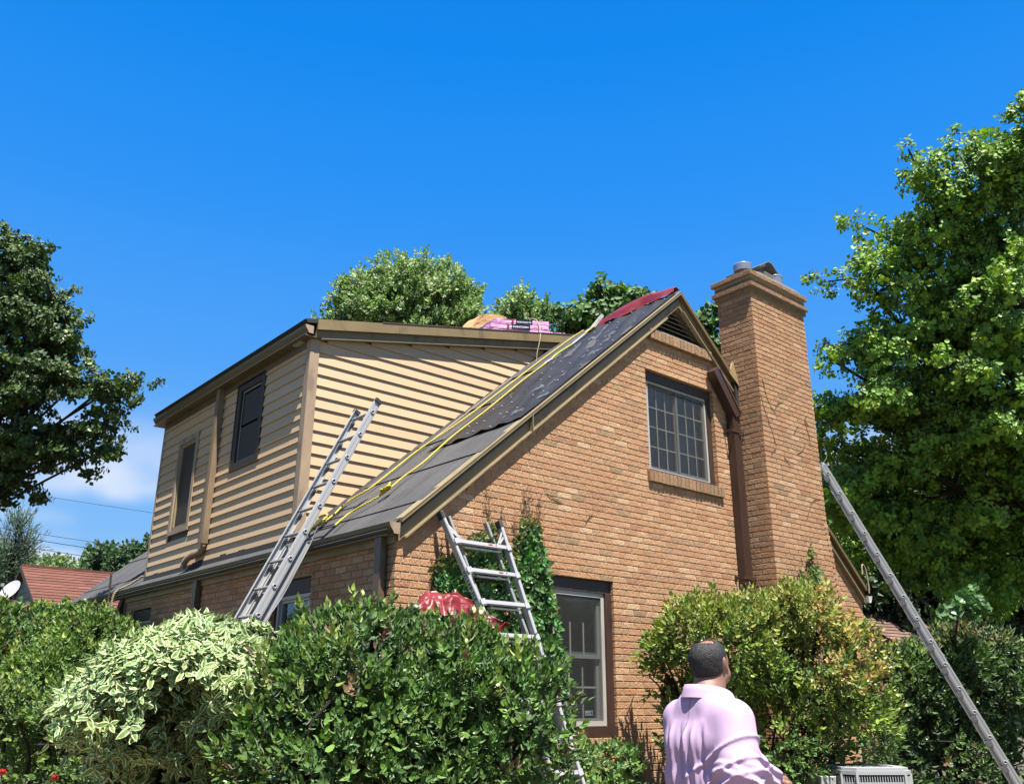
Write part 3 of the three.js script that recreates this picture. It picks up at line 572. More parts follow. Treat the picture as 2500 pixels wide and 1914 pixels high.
{ // the two windows under the eave
  LW.forEach((o, i) => {
    const P = (u, v, w) => V(-w, v, u), w = mesh('window', ring(o.z0 + .002, o.z1 - .002, o.y0 + .002, o.y1 - .002, .07, -.17, -.07, P, .05).geo(), M.brownDark, house);
    mesh('casing', rect(o.z0 + .004, o.z1 - .004, o.y1 - .15, o.y1 - .004, -.069, -.05, P).geo(), M.brownDark, w);
    mesh('frame', ring(o.z0 + .075, o.z1 - .075, o.y0 + .055, o.y1 - .155, .035, -.15, -.06, P).geo(), M.white, w);
    mesh('sash', ring(o.z0 + .11, o.z1 - .11, o.y0 + .09, o.y1 - .19, .03, -.13, -.085, P).geo(), M.white, w);
    mesh('pane', rect(o.z0 + .14, o.z1 - .14, o.y0 + .12, o.y1 - .22, -.110, -.109, P).geo(), M.pane, w);
    mesh('muntin', rect((o.z0 + o.z1) / 2 - .01, (o.z0 + o.z1) / 2 + .01, o.y0 + .12, o.y1 - .22, -.106, -.098, P).geo(), M.white, w);
    darkRoom(w, o.z0 + .02, o.z1 - .02, o.y0 + .02, o.y1 - .02, -.8, -.171, P);
  });
}
{ // brown downspout beside the chimney, fed by a short slanting trough under the right rake
  const x0 = 5.06, x1 = 5.16, g = new GB(); for (let i = 0; i < 4; i++) g.box(x0 + i * .026, x0 + i * .026 + .021, .05, 5.22, .012, .118); g.box(x0 + .001, x1 - .001, .05, 5.219, .016, .112);
  const d = mesh('downspout', g.geo(), M.brown, house);
  const g2 = new GB(); g2.box(5.178, 5.245, .05, 5.36, .012, .09); g2.box(5.19, 5.232, .05, 5.355, .09, .1); mesh('second_pipe', g2.geo(), M.brown, d);
  const e = new GB(); e.block(...bar(V(4.73, 5.72, .085), V(5.16, 5.17, .075), .125, .13, V(0, 0, 1))); mesh('trough', e.geo(), M.brown, d);
  const rim = new GB(); rim.block(...bar(V(4.80, 5.735, .085), V(5.22, 5.20, .075), .145, .018, V(0, 0, 1))); mesh('trough_rim', rim.geo(), std(.13, .075, .06, .4), d);
  for (const y of [4.945, 3.05]) { const s = new GB(); s.box(x0 - .06, 5.27, y - .018, y + .018, .119, .128); s.box(x0 - .075, x0 - .03, y - .028, y + .028, .002, .014); s.box(x0 - .06, x0 - .045, y - .018, y + .018, .01, .12); mesh('strap', s.geo(), M.brown, d); }
  // dark gap and flashing where the rake meets the chimney
  const f = new GB(); f.face([V(5.10, 5.77, .09), V(5.262, 5.60, .12), V(5.262, 5.98, .05), V(5.20, 5.93, .05)]); mesh('chimney_flashing', f.geo(), M.taupe, house);
  const k = new GB(); k.box(5.20, 5.262, 5.30, 5.66, .005, .09); mesh('tar_patch', k.geo(), M.blackEdge, house);
}
{ // end of the right rake: gutter stub with a loose bent strap
  const g = new GB(); g.prism([[0, 0], [.0, -.1], [.06, -.1], [.085, -.06], [.11, 0], [.1, 0], [.075, -.06], [.05, -.09], [.01, -.09], [.01, 0]], -10.2, .08, (a, b, s) => V(8.08 + a, 3.06 + b, s)); const q = mesh('gutter', g.geo(), M.white, house);
  mesh('loose_strap', tubeGeo([V(8.02, 3.36, .06), V(8.06, 3.50, .05), V(8.14, 3.47, .05), V(8.16, 3.25, .06), V(8.15, 3.10, .06)], .012, 5), M.taupeLight, q);
}
// ------------------------------------------------------------------ on top of the chimney
{
  const y0 = 7.24, top = mesh('flue_tile', new GB().box(5.33, 5.70, 7.205, 7.30, .0, .32, undefined, undefined, .008).geo(), M.clay, chimney);
  const lathe = (pts, x, y, z, seg = 28) => { const g = new THREE.LatheGeometry(pts.map(p => new THREE.Vector2(...p)), seg); g.translate(x, y, z); return withColor(g, 1, 1, 1); };
  mesh('clay_flue', lathe([[.0, 0], [.115, 0], [.108, .14], [.0, .14]], 5.52, 7.30, .16), M.clay, chimney);
  mesh('flue_band', lathe([[.10, .02], [.132, .02], [.134, .035], [.130, .045], [.134, .075], [.130, .085], [.134, .125], [.128, .14], [.05, .152], [0, .155]], 5.52, 7.345, .16), M.galv, chimney);
  const sg = new GB(); for (let i = 0; i < 4; i++) { const a = .5 + i * 1.57; sg.block(...bar(V(5.52 + .125 * Math.cos(a), 7.29, .16 + .125 * Math.sin(a)), V(5.52 + .13 * Math.cos(a), 7.40, .16 + .13 * Math.sin(a)), .012, .004, V(-Math.sin(a), 0, Math.cos(a)))); } mesh('flue_strap', sg.geo(), M.galv, chimney);
  // spark arrester: mesh cage under a bent metal hood
  const cx = 5.98, cz = .12, cage = [];
  const hood = new GB(); hood.prism([[-.25, .26], [-.02, .40], [.06, .40], [.26, .25], [.262, .258], [.065, .412], [-.025, .412], [-.255, .268]], cz - .19, cz + .19, (a, b, s) => V(cx + a, 7.23 + b, s)); mesh('spark_hood', hood.geo(), M.galv, chimney);
  for (let s = -1; s <= 1; s += 2) for (let i = -7; i <= 7; i++) for (const d of [-1, 1]) { const x = i * .025; cage.push(tubeGeo([V(cx + x, 7.23, cz + .15 * s), V(cx + Math.max(-.18, Math.min(.18, x + d * .1)), 7.23 + .25, cz + .15 * s)], .0022, 3, 1)); cage.push(tubeGeo([V(cx + .18 * s, 7.23, cz + x * .85), V(cx + .18 * s, 7.48, cz + Math.max(-.15, Math.min(.15, x * .85 + d * .1)))], .0022, 3, 1)); }
  mesh('wire_mesh', merged(cage), M.aluDull, chimney, 'stuff');
  mesh('flue_collar', new GB().box(cx - .2, cx + .24, 7.205, 7.25, cz - .17, cz + .17).geo(), M.aluDull, chimney);
  // square clad flue with a metal plate leaning beside it
  mesh('metal_flue', lathe([[.0, 0], [.135, 0], [.115, .05], [.115, .22], [.125, .235], [.10, .245], [0, .25]], 6.22, 7.26, .22, 8), M.galv, chimney);
  const pl = new GB(); pl.block(V(6.38, 7.235, .2), V(.21, -.018, 0), V(0, 0, .24), V(0, .004, 0)); mesh('metal_plate', pl.geo(), M.aluDull, chimney);
}
// ------------------------------------------------------------------ ladders
const bracketMat = std(.16, .165, .17, .5);
// channel rail from a to b: web faces `out`, flanges point inwards
function rail(a, b, depthDir, out, wd, mat, parent, name = 'rail') {
  const g = new GB(); g.block(...bar(a, b, wd, .006, depthDir));
  for (const s of [-1, 1]) g.block(...bar(a.clone().addScaledVector(depthDir, s * wd / 2).addScaledVector(out, -.014), b.clone().addScaledVector(depthDir, s * wd / 2).addScaledVector(out, -.014), .005, .03, depthDir));
  for (const s of [-.28, .28]) g.block(...bar(a.clone().addScaledVector(depthDir, s * wd).addScaledVector(out, .004), b.clone().addScaledVector(depthDir, s * wd).addScaledVector(out, .004), .004, .004, depthDir));
  return mesh(name, g.geo(), mat, parent);
}
function rungEnd(p, out, parent) { // flared end of a hollow rung: a bright rim round a dark hole
  const q = new THREE.Quaternion().setFromUnitVectors(V(0, 0, 1), out);
  const t = new THREE.TorusGeometry(.018, .005, 6, 16); t.applyQuaternion(q); t.translate(p.x + out.x * .005, p.y + out.y * .005, p.z + out.z * .005); mesh('rung_rim', withColor(t, 1, 1, 1), M.alu, parent);
  const d = new THREE.CircleGeometry(.0165, 16); d.applyQuaternion(q); d.translate(p.x + out.x * .0062, p.y + out.y * .0062, p.z + out.z * .0062); mesh('rung_hole', withColor(d, 1, 1, 1), M.aluDark, parent);
}
function dRung(a, b, up, parent) { const g = new GB(), ax = b.clone().sub(a), n = ax.clone().normalize(), e = up.clone(), f = n.clone().cross(e); const o = []; for (let i = 0; i < 8; i++) { const t = i / 8 * 6.283; o.push([Math.cos(t) * .017, Math.max(-.012, Math.sin(t) * .017)]); } g.prism(o, 0, 1, (p, q, s) => a.clone().addScaledVector(ax, s).addScaledVector(f, p).addScaledVector(e, q)); return mesh('rung', g.geo(), M.aluDull, parent); }
{ // extension ladder leaning on the left gutter, two sections
  const L = thing('extension_ladder', 'silver extension ladder leaning on the left gutter in front of the siding', 'ladder');
  const dir = V(.494, 1, 0).normalize(), dep = V(1, -.494, 0).normalize(), r0 = V(.397, 4.524, -1.2), step = .305;
  const top = r0.clone().addScaledVector(dir, .165), foot = r0.clone().addScaledVector(dir, -r0.y / dir.y), far = V(0, 0, -.42);
  rail(foot, top, dep, V(0, 0, 1), .075, M.alu, L); rail(foot.clone().add(far), top.clone().add(far).addScaledVector(dir, -.03), dep, V(0, 0, -1), .075, M.alu, L);
  // second section behind it, ending lower
  const bk = dep.clone().multiplyScalar(.085), tb = r0.clone().addScaledVector(dir, -1.6).add(bk), fb = foot.clone().add(bk);
  rail(fb.clone().add(V(0, 0, -.03)), tb.clone().add(V(0, 0, -.03)), dep, V(0, 0, 1), .07, M.alu, L); rail(fb.clone().add(far).add(V(0, 0, .03)), tb.clone().add(far).add(V(0, 0, .03)), dep, V(0, 0, -1), .07, M.alu, L);
  for (let k = 0; k < 16; k++) {
    const p = r0.clone().addScaledVector(dir, -k * step); if (p.y < .1) break;
    const rg = dRung(p.clone().add(V(0, 0, -.004)), p.clone().add(far).add(V(0, 0, .004)), V(0, 1, 0), L); rungEnd(p.clone().add(V(0, 0, .004)), V(0, 0, 1), rg);
    const gs = new GB(); gs.face([p.clone().add(V(-.015, -.012, -.37)), p.clone().add(V(-.015, -.012, -.41)), p.clone().add(V(-.06, -.12, -.41))]); gs.face([p.clone().add(V(.02, -.012, -.37)), p.clone().add(V(.02, -.012, -.41)), p.clone().add(V(-.03, -.12, -.41))]); mesh('rung_brace', gs.geo(), M.aluDull, rg);
    if (k > 5) dRung(p.clone().add(bk).add(V(0, 0, -.03)), p.clone().add(bk).add(far).add(V(0, 0, .03)), V(0, 1, 0), L);
  }
  for (const o of [V(0, 0, 0), far.clone().addScaledVector(dir, -.03)]) { const g = new GB(), c = top.clone().add(o); g.block(...bar(c.clone().addScaledVector(dir, -.035), c.clone().addScaledVector(dir, .006), .082, .04, dep)); mesh('end_cap', g.geo(), M.aluDark, L); }
  // grey cord hanging off the near rail
  const cd = mesh('haul_cord', tubeGeo([V(-.20, 3.20, -1.10), V(-.24, 3.05, -1.13), V(-.36, 2.80, -1.12), V(-.5, 2.5, -1.13), V(-.68, 2.2, -1.15), V(-.8, 1.95, -1.16)], .006, 5), M.aluDull, L);
}
{ // long ladder against the right side of the chimney, seen edge on
  const lightAlu = std(.56, .57, .57, .55, { metalness: .2 });
  const L = thing('extension_ladder', 'long grey extension ladder leaning against the right side of the chimney', 'ladder');
  const p0 = V(6.640, 4.567, .478), d = V(.068, -.279, .104), dir = d.clone().normalize().negate(), out = V(-.90, 0, .436).normalize(), dep = dir.clone().cross(out).normalize();
  const top = p0.clone().addScaledVector(dir, .13), foot = p0.clone().addScaledVector(dir, -4.9), far = out.clone().multiplyScalar(-.40);
  rail(foot, top, dep, out, .080, lightAlu, L); rail(foot.clone().add(far), top.clone().add(far), dep, out.clone().negate(), .080, lightAlu, L);
  const sh = dep.clone().multiplyScalar(dep.x > 0 ? -.045 : .045);
  rail(foot.clone().add(sh).addScaledVector(out, -.03), top.clone().addScaledVector(dir, -.28).add(sh).addScaledVector(out, -.03), dep, out, .06, M.alu, L);
  rail(foot.clone().add(sh).add(far).addScaledVector(out, .03), top.clone().addScaledVector(dir, -.28).add(sh).add(far).addScaledVector(out, .03), dep, out.clone().negate(), .06, M.alu, L);
  for (let k = 0; k < 16; k++) { const p = p0.clone().addScaledVector(d, k); const rg = dRung(p.clone().addScaledVector(out, -.004), p.clone().add(far), dir.clone().cross(out).normalize(), L); rungEnd(p.clone().addScaledVector(out, .003), out, rg); const g = new GB(), q = p.clone().add(sh).addScaledVector(dir, -.06); g.block(...bar(q.clone().addScaledVector(dir, -.035), q.clone().addScaledVector(dir, .035), .066, .045, dep)); mesh('rung_bracket', g.geo(), bracketMat, rg); }
  mesh('wire_hook', tubeGeo([p0.clone().addScaledVector(dir, .14), p0.clone().add(V(.02, .24, 0)), p0.clone().add(V(.01, .33, 0)), p0.clone().add(V(-.05, .42, 0))], .004, 4), M.aluDull, L);
}
{ // folding ladder standing upside down against the gable, its flared feet in the air
  const L = thing('folding_ladder', 'silver multi-position ladder leaning among the creeper on the gable wall', 'ladder');
  const c0 = V(.750, 3.235, .10), ax = V(.255, -1, .30), dep = V(0, .29, .957).normalize(), X = V(1, 0, 0), P = (s, u, w = 0) => c0.clone().addScaledVector(ax, s).addScaledVector(X, u).addScaledVector(dep, w);
  const W = s => .350 - .088 * s, S1 = 2.55;
  for (const sg of [-1, 1]) {
    const g = new GB(); g.block(...bar(P(0, sg * W(0)), P(S1, sg * W(S1)), .034, .066, X), .008); const r = mesh('outer_rail', g.geo(), M.alu, L);
    const f = new GB(); f.block(...bar(P(-.012, sg * W(0)), P(.06, sg * (W(0) - .004)), .042, .074, X), .01); mesh('rubber_foot', f.geo(), std(.05, .05, .055, .6), r);
    const h = new GB(); h.block(...bar(P(.0, sg * (W(0) - .125), -.05), P(3.05, sg * (W(0) - .17), -.06), .028, .055, X), .006); mesh('inner_rail', h.geo(), M.aluDull, L);
    const b = new GB(); for (const [s0, s1, o] of [[.10, .27, 0], [.15, .27, .03]]) b.block(...bar(P(s0, sg * (W(s0) - .01), .01), P(s1, sg * (W(s1) - .14), .01), .018, .008, X)); mesh('gusset', b.geo(), M.alu, r);
  }
  [.265, .525, .805, 1.09, 1.37, 1.65, 1.93, 2.21].forEach((s, i) => {
    const g = new GB(), w = W(s) + .012; g.block(...bar(P(s, -w, .036), P(s, w, .036), .034, .012, ax.clone().normalize()), .003); g.block(...bar(P(s, -w + .1, .0), P(s, w - .1, .0), .03, .07, V(0, 1, 0)), .004); g.block(...bar(P(s + .035, -w + .12, -.01), P(s + .035, w - .12, -.01), .012, .06, V(0, 1, 0)));
    const r = mesh('rung', g.geo(), M.alu, L);
    for (const sg of [-1, 1]) { const q = new GB(); q.block(...bar(P(s - .022, sg * (w - .03), .044), P(s + .026, sg * (w - .03), .044), .055, .006, X)); mesh('rung_plate', q.geo(), M.alu, r); }
    if (i < 2) { const l = new GB(); l.block(...bar(P(s, .06, .0435), P(s, .11, .0435), .014, .002, V(0, 1, 0))); l.block(...bar(P(s, .145, .0435), P(s, .16, .0435), .012, .002, V(0, 1, 0))); mesh('warning_label', l.geo(), std(.55, .06, .05, .5), r); }
  });
  // lettering down the outer face of the left rail
  const cv = document.createElement('canvas'); cv.width = 512; cv.height = 64; const c = cv.getContext('2d'); c.fillStyle = '#b9bdc2'; c.fillRect(0, 0, 512, 64); c.fillStyle = '#15161a'; c.font = 'bold 58px sans-serif'; c.textBaseline = 'middle'; c.textAlign = 'left'; c.fillText('KILLER ICE', 8, 34);
  const t = new THREE.CanvasTexture(cv); t.colorSpace = THREE.SRGBColorSpace;
  const s0 = .52, s1 = .98, o = -.0185, y0 = [P(s0, -W(s0) + o, .028), P(s0, -W(s0) + o, -.030), P(s1, -W(s1) + o, -.030), P(s1, -W(s1) + o, .028)];
  const g = new THREE.BufferGeometry(); g.setAttribute('position', new THREE.BufferAttribute(new Float32Array(y0.flatMap(p => [p.x, p.y, p.z])), 3)); g.setAttribute('uv', new THREE.BufferAttribute(new Float32Array([0, 1, 0, 0, 1, 0, 1, 1]), 2)); g.setIndex([0, 1, 2, 0, 2, 3]); g.computeVertexNormals();
  mesh('lettering', g, new THREE.MeshStandardMaterial({ map: t, roughness: .45, metalness: .4, side: THREE.DoubleSide }), L.children[0]);
}
// ------------------------------------------------------------------ ropes
function strandRope(pts, r, twist, n) { // three twisted strands
  const c = new THREE.CatmullRomCurve3(pts, false, 'centripetal'), len = c.getLength(), fr = c.computeFrenetFrames(n, false), out = [];
  for (let s = 0; s < 3; s++) { const q = []; for (let i = 0; i <= n; i++) { const p = c.getPointAt(i / n), a = i / n * len / twist * 6.283 + s * 2.094; q.push(p.addScaledVector(fr.normals[i], Math.cos(a) * r * .55).addScaledVector(fr.binormals[i], Math.sin(a) * r * .55)); } out.push(new THREE.TubeGeometry(new THREE.CatmullRomCurve3(q), n * 2, r * .58, 5)); }
  return merged(out);
}
const onRoof = (x, z, l = .075) => V(x, roofY(x), z).addScaledVector(slopeN, l);
{
  const A = thing('yellow_rope', 'yellow rope lying up the roof closest to the sided dormer wall', 'rope');
  mesh('rope', strandRope([[.16, -1.9, .05], [.26, -1.80], [.40, -1.80], [.62, -1.93], [.80, -1.78], [1.08, -1.80], [1.54, -1.86], [1.82, -1.77], [2.13, -1.70], [2.8, -1.73], [3.53, -1.75], [4.02, -1.70], [4.14, -1.64]].map(([x, z, l]) => onRoof(x, z, l ?? .06)), .0105, .085, 330), M.ropeY, A);
  mesh('rope_end', strandRope([[.14, -1.98], [.22, -1.80], [.30, -1.78], [.37, -1.88], [.43, -2.03], [.39, -2.10], [.30, -2.06], [.24, -2.0], [.16, -1.80]].map(([x, z], i) => onRoof(x, z, .065 + .012 * (i % 3))), .0105, .085, 90), M.ropeY, A);
  const B = thing('yellow_rope', 'yellow knotted rope crossing the black sheet nearer the gable edge', 'rope');
  mesh('rope', strandRope([[.10, -1.22], [.30, -1.25], [.42, -1.10], [.53, -1.01], [.79, -1.06], [.99, -1.03], [1.53, -1.20], [2.05, -1.22], [2.71, -1.33], [3.1, -1.31]].map(([x, z]) => onRoof(x, z)), .0105, .085, 260), M.ropeY, B);
  mesh('knot', strandRope([[.50, -1.02], [.56, -.97], [.62, -1.0], [.58, -1.06], [.52, -1.03], [.55, -.95], [.60, -.99], [.55, -1.05], [.51, -.99], [.57, -1.0]].map(([x, z], i) => onRoof(x, z, .09 + .018 * (i % 3))), .0105, .085, 90), M.ropeY, B);
  // lanyard with its shock pack, going on to the ridge
  const ly = thing('lanyard', 'lime and white safety lanyard strap near the roof ridge', 'lanyard');
  const st = (pts, w, mat, nm) => { const g = new GB(); for (let i = 0; i < pts.length - 1; i++) { const a = onRoof(...pts[i]), b = onRoof(...pts[i + 1]), s = V(0, 0, w / 2); g.face([a.clone().sub(s), a.clone().add(s), b.clone().add(s), b.clone().sub(s)]); g.face([a.clone().sub(s).addScaledVector(slopeN, -.008), b.clone().sub(s).addScaledVector(slopeN, -.008), b.clone().sub(s), a.clone().sub(s)]); g.face([a.clone().add(s).addScaledVector(slopeN, -.008), b.clone().add(s).addScaledVector(slopeN, -.008), b.clone().add(s), a.clone().add(s)]); } return mesh(nm, g.geo(), mat, ly); };
  mesh('hook', tubeGeo([[3.08, -1.32], [3.13, -1.29], [3.18, -1.27], [3.2, -1.3], [3.14, -1.33], [3.08, -1.32]].map(([x, z]) => onRoof(x, z, .08)), .008, 6), M.alu, ly);
  st([[3.19, -1.29, .09], [3.28, -1.27, .1], [3.40, -1.24, .095], [3.50, -1.22, .09]], .055, std(.62, .72, .02, .6), 'shock_pack');
  st([[3.50, -1.22, .09], [3.62, -1.24, .09], [3.76, -1.25, .09]], .03, std(.78, .78, .74, .6), 'white_strap');
  st([[3.76, -1.25, .09], [3.88, -1.27, .095], [4.0, -1.30, .09], [4.06, -1.33, .09]], .03, std(.75, .55, .05, .6), 'yellow_strap');
  // anchor block and a brown sack at the ridge
  const an = thing('roof_anchor', 'white roof anchor post standing at the ridge beside the lanyard', 'anchor');
  const g = new GB(); g.block(...bar(onRoof(4.02, -1.36, .06), V(4.26, 6.86, -1.42), .05, .045, V(0, 0, 1)), .006); mesh('post', g.geo(), M.white, an); mesh('foot_plate', new GB().block(onRoof(4.0, -1.36, .07), slopeDir.clone().multiplyScalar(.09), V(0, 0, .06), slopeN.clone().multiplyScalar(.006)).geo(), M.alu, an);
  const H = thing('hanging_rope', 'pale twisted rope hanging over the gutter at the far left eave', 'rope');
  mesh('rope', strandRope([V(.13, 3.32, -6.95), V(.05, 3.24, -7.05), V(-.03, 3.17, -7.14), V(-.10, 3.13, -7.22), V(-.16, 3.04, -7.25), V(-.17, 2.7, -7.25), V(-.18, 2.2, -7.26), V(-.20, 1.5, -7.26)], .016, .11, 150), M.ropeW, H);
  const K = thing('thin_cord', 'thin beige cord dangling over the dormer fascia beside pink bundles', 'cord');
  mesh('cord', tubeGeo([onZ(1290, 778, -2.5), onZ(1308, 780, -2.3), onZ(1317, 798, -2.2), onZ(1319, 822, -2.04), onZ(1312, 858, -2.03), onZ(1302, 893, -2.04), onRoof(3.05, -2.06, .05), onRoof(2.7, -2.03, .05), onRoof(2.3, -1.98, .05), onRoof(1.7, -1.9, .05), onRoof(1.3, -1.86, .05)], .0075, 5, 90), M.ropeW, K);
}
// ------------------------------------------------------------------ roofing bundles, bag and tarps
{
  const onD = (x, z, l) => V(x, dTop(x) + l, z), pink = std(.95, .46, .76, .35, { bumpMap: T.cloth, bumpScale: .03 });
  const cvs = (txt, w) => { const cv = document.createElement('canvas'); cv.width = 512; cv.height = 128; const c = cv.getContext('2d'); c.fillStyle = '#0c0a10'; c.fillRect(0, 0, 512, 128); c.fillStyle = '#c9c6cf'; c.font = `bold ${w}px sans-serif`; c.textBaseline = 'middle'; c.fillText(txt, 24, 70); c.fillRect(380, 50, 90, 12); c.fillRect(392, 74, 84, 10); const t = new THREE.CanvasTexture(cv); t.colorSpace = THREE.SRGBColorSpace; return new THREE.MeshStandardMaterial({ map: t, roughness: .4, side: THREE.DoubleSide }); };
  const lab = [cvs('DURATION', 66), cvs('DURATION', 74)];
  let n = 0;
  const bundle = (x0, x1, z0, z1, lift, label, print) => {
    const b = thing('shingle_bundle', label, 'shingle bundle', [0, 0, 0], 0, 'pink wrapped shingle bundles on the dormer roof');
    const nu = 18, nv = 4, pts = []; const gg = new THREE.BoxGeometry(1, 1, 1, nu, 3, nv), p = gg.attributes.position;
    const rot = rr(-.02, .03);
    for (let i = 0; i < p.count; i++) { const u = p.getX(i) + .5, v = p.getY(i) + .5, w = p.getZ(i) + .5; const x = mix(x0, x1, u) + .012 * (fbm(v * 4, w * 3, n + 3, 2) - .5) + rot * (w - .5), z = mix(z0, z1, w) + .02 * (fbm(u * 5, v * 3, n + 9, 2) - .5); const q = onD(x, z, lift + v * .078 + .010 * (fbm(u * 6, w * 4, n, 2) - .5)); p.setXYZ(i, q.x, q.y, q.z); }
    gg.computeVertexNormals(); mesh('wrapper', withColor(gg, 1, 1, 1), pink, b);
    if (print) { const xa = mix(x0, x1, .34), xb = mix(x0, x1, .66), g = new THREE.PlaneGeometry(1, 1), q = g.attributes.position, zz = z1 + .014; [[xa, .074], [xb, .074], [xa, .004], [xb, .004]].forEach(([x, l], i) => { const r = onD(x, zz, lift + l); q.setXYZ(i, r.x, r.y, r.z); }); g.computeVertexNormals(); mesh('label', g, lab[n % 2], b); const e = new GB(), xc = mix(x0, x1, .255); e.face([onD(xc, zz, lift + .02), onD(xc + .045, zz, lift + .02), onD(xc + .045, zz, lift + .066), onD(xc, zz, lift + .066)]); mesh('red_patch', e.geo(), std(.45, .02, .09, .5), b); }
    n++; return b;
  };
  bundle(2.84, 4.0, -2.55, -2.24, .012, 'lowest pink shingle bundle on the dormer roof edge', false);
  bundle(2.86, 3.96, -2.56, -2.24, .092, 'pink shingle bundle with black label, middle of its stack', true);
  bundle(2.98, 3.98, -2.57, -2.25, .172, 'pink shingle bundle with black label, topmost of its stack', true);
  bundle(4.03, 4.32, -2.5, -2.26, .012, 'short pink shingle bundle lying right of the stack', false);
  const bag = thing('paper_sack', 'tan paper sack of material behind the pink shingle bundles', 'sack');
  const sg = new THREE.BoxGeometry(1, 1, 1, 10, 6, 6), p = sg.attributes.position;
  for (let i = 0; i < p.count; i++) { const u = p.getX(i), v = p.getY(i), w = p.getZ(i), k = 1 - .5 * Math.pow(Math.abs(u) * 2, 4) * (v + .5); const q = onD(3.22 + u * .80, -2.78 + w * .3, (v + .5) * .43 * k + .03 * fbm(u * 4, w * 4, v * 3, 2)); p.setXYZ(i, q.x, q.y, q.z); }
  sg.computeVertexNormals(); mesh('sack', withColor(sg, 1, 1, 1), std(.62, .40, .16, .85, { bumpMap: T.cloth, bumpScale: .03 }), bag);
  // red tarp spread along the ridge
  const rt = thing('red_tarp', 'dark red tarp folded along the roof ridge', 'tarp');
  const g = new THREE.PlaneGeometry(1, 1, 40, 12), q = g.attributes.position;
  for (let i = 0; i < q.count; i++) { const u = q.getX(i) + .5, v = q.getY(i) + .5, z = mix(-1.22, .0, u), x = mix(4.26, mix(3.93, 4.10, u) + .04 * Math.sin(u * 13), 1 - v) , l = .11 + .06 * Math.sin(u * 3.1) * Math.sin(v * 3.1) + .05 * fbm(u * 5, v * 3, 3, 3) - .05 * (v < .1); const r = V(x, (x < RX ? roofY(x) : RY - (x - RX) * .4) + l, z); q.setXYZ(i, r.x, r.y, r.z); }
  g.computeVertexNormals(); mesh('sheet', withColor(g, 1, 1, 1), M.tarp, rt);
  // red tarp thrown over the hedge below the folding ladder
  const ht = thing('red_tarp', 'crumpled red tarp draped over the hedge beside the folding ladder', 'tarp');
  const line = [[996, 1548, 6.0], [1008, 1500, 6.15], [1028, 1448, 6.3], [1062, 1436, 6.35], [1086, 1444, 6.35], [1112, 1440, 6.35], [1142, 1458, 6.4], [1178, 1492, 6.45], [1212, 1512, 6.45], [1244, 1530, 6.4]].map(a => at(...a));
  const cv = new THREE.CatmullRomCurve3(line), hg = new THREE.PlaneGeometry(1, 1, 110, 34), hp = hg.attributes.position;
  const crease = (u, v, f, o) => { let m = 9, m2 = 9; for (let k = 0; k < 14; k++) { const d = Math.hypot((u - hash(k, o, 1)) * f, v - hash(k, o, 2)); if (d < m) { m2 = m; m = d; } else if (d < m2) m2 = d; } return m2 - m; }; // facets with sharp ridges between them
  for (let i = 0; i < hp.count; i++) { const u = hp.getX(i) + .5, v = hp.getY(i) + .5, c = cv.getPoint(u), w = .22 * Math.sin(Math.PI * Math.min(1, u * 1.02 + .02)) ** .6 + .04; const f = .10 * (crease(u, v, 2.4, 3) - .25) + .05 * (crease(u, v, 4.5, 7) - .2) + .02 * (fbm(u * 9, v * 4, 7, 3) - .5); const tocam = V(CAM.x - c.x, 0, CAM.z - c.z).normalize(); c.addScaledVector(tocam, (v - .3) * w * .75 + f); c.y += -.5 * w * Math.pow(Math.abs(v - .25), 1.4) * 2 + f * .6; hp.setXYZ(i, c.x, c.y, c.z); }
  hg.computeVertexNormals(); mesh('sheet', withColor(hg, 1, 1, 1), M.tarp, ht);
}
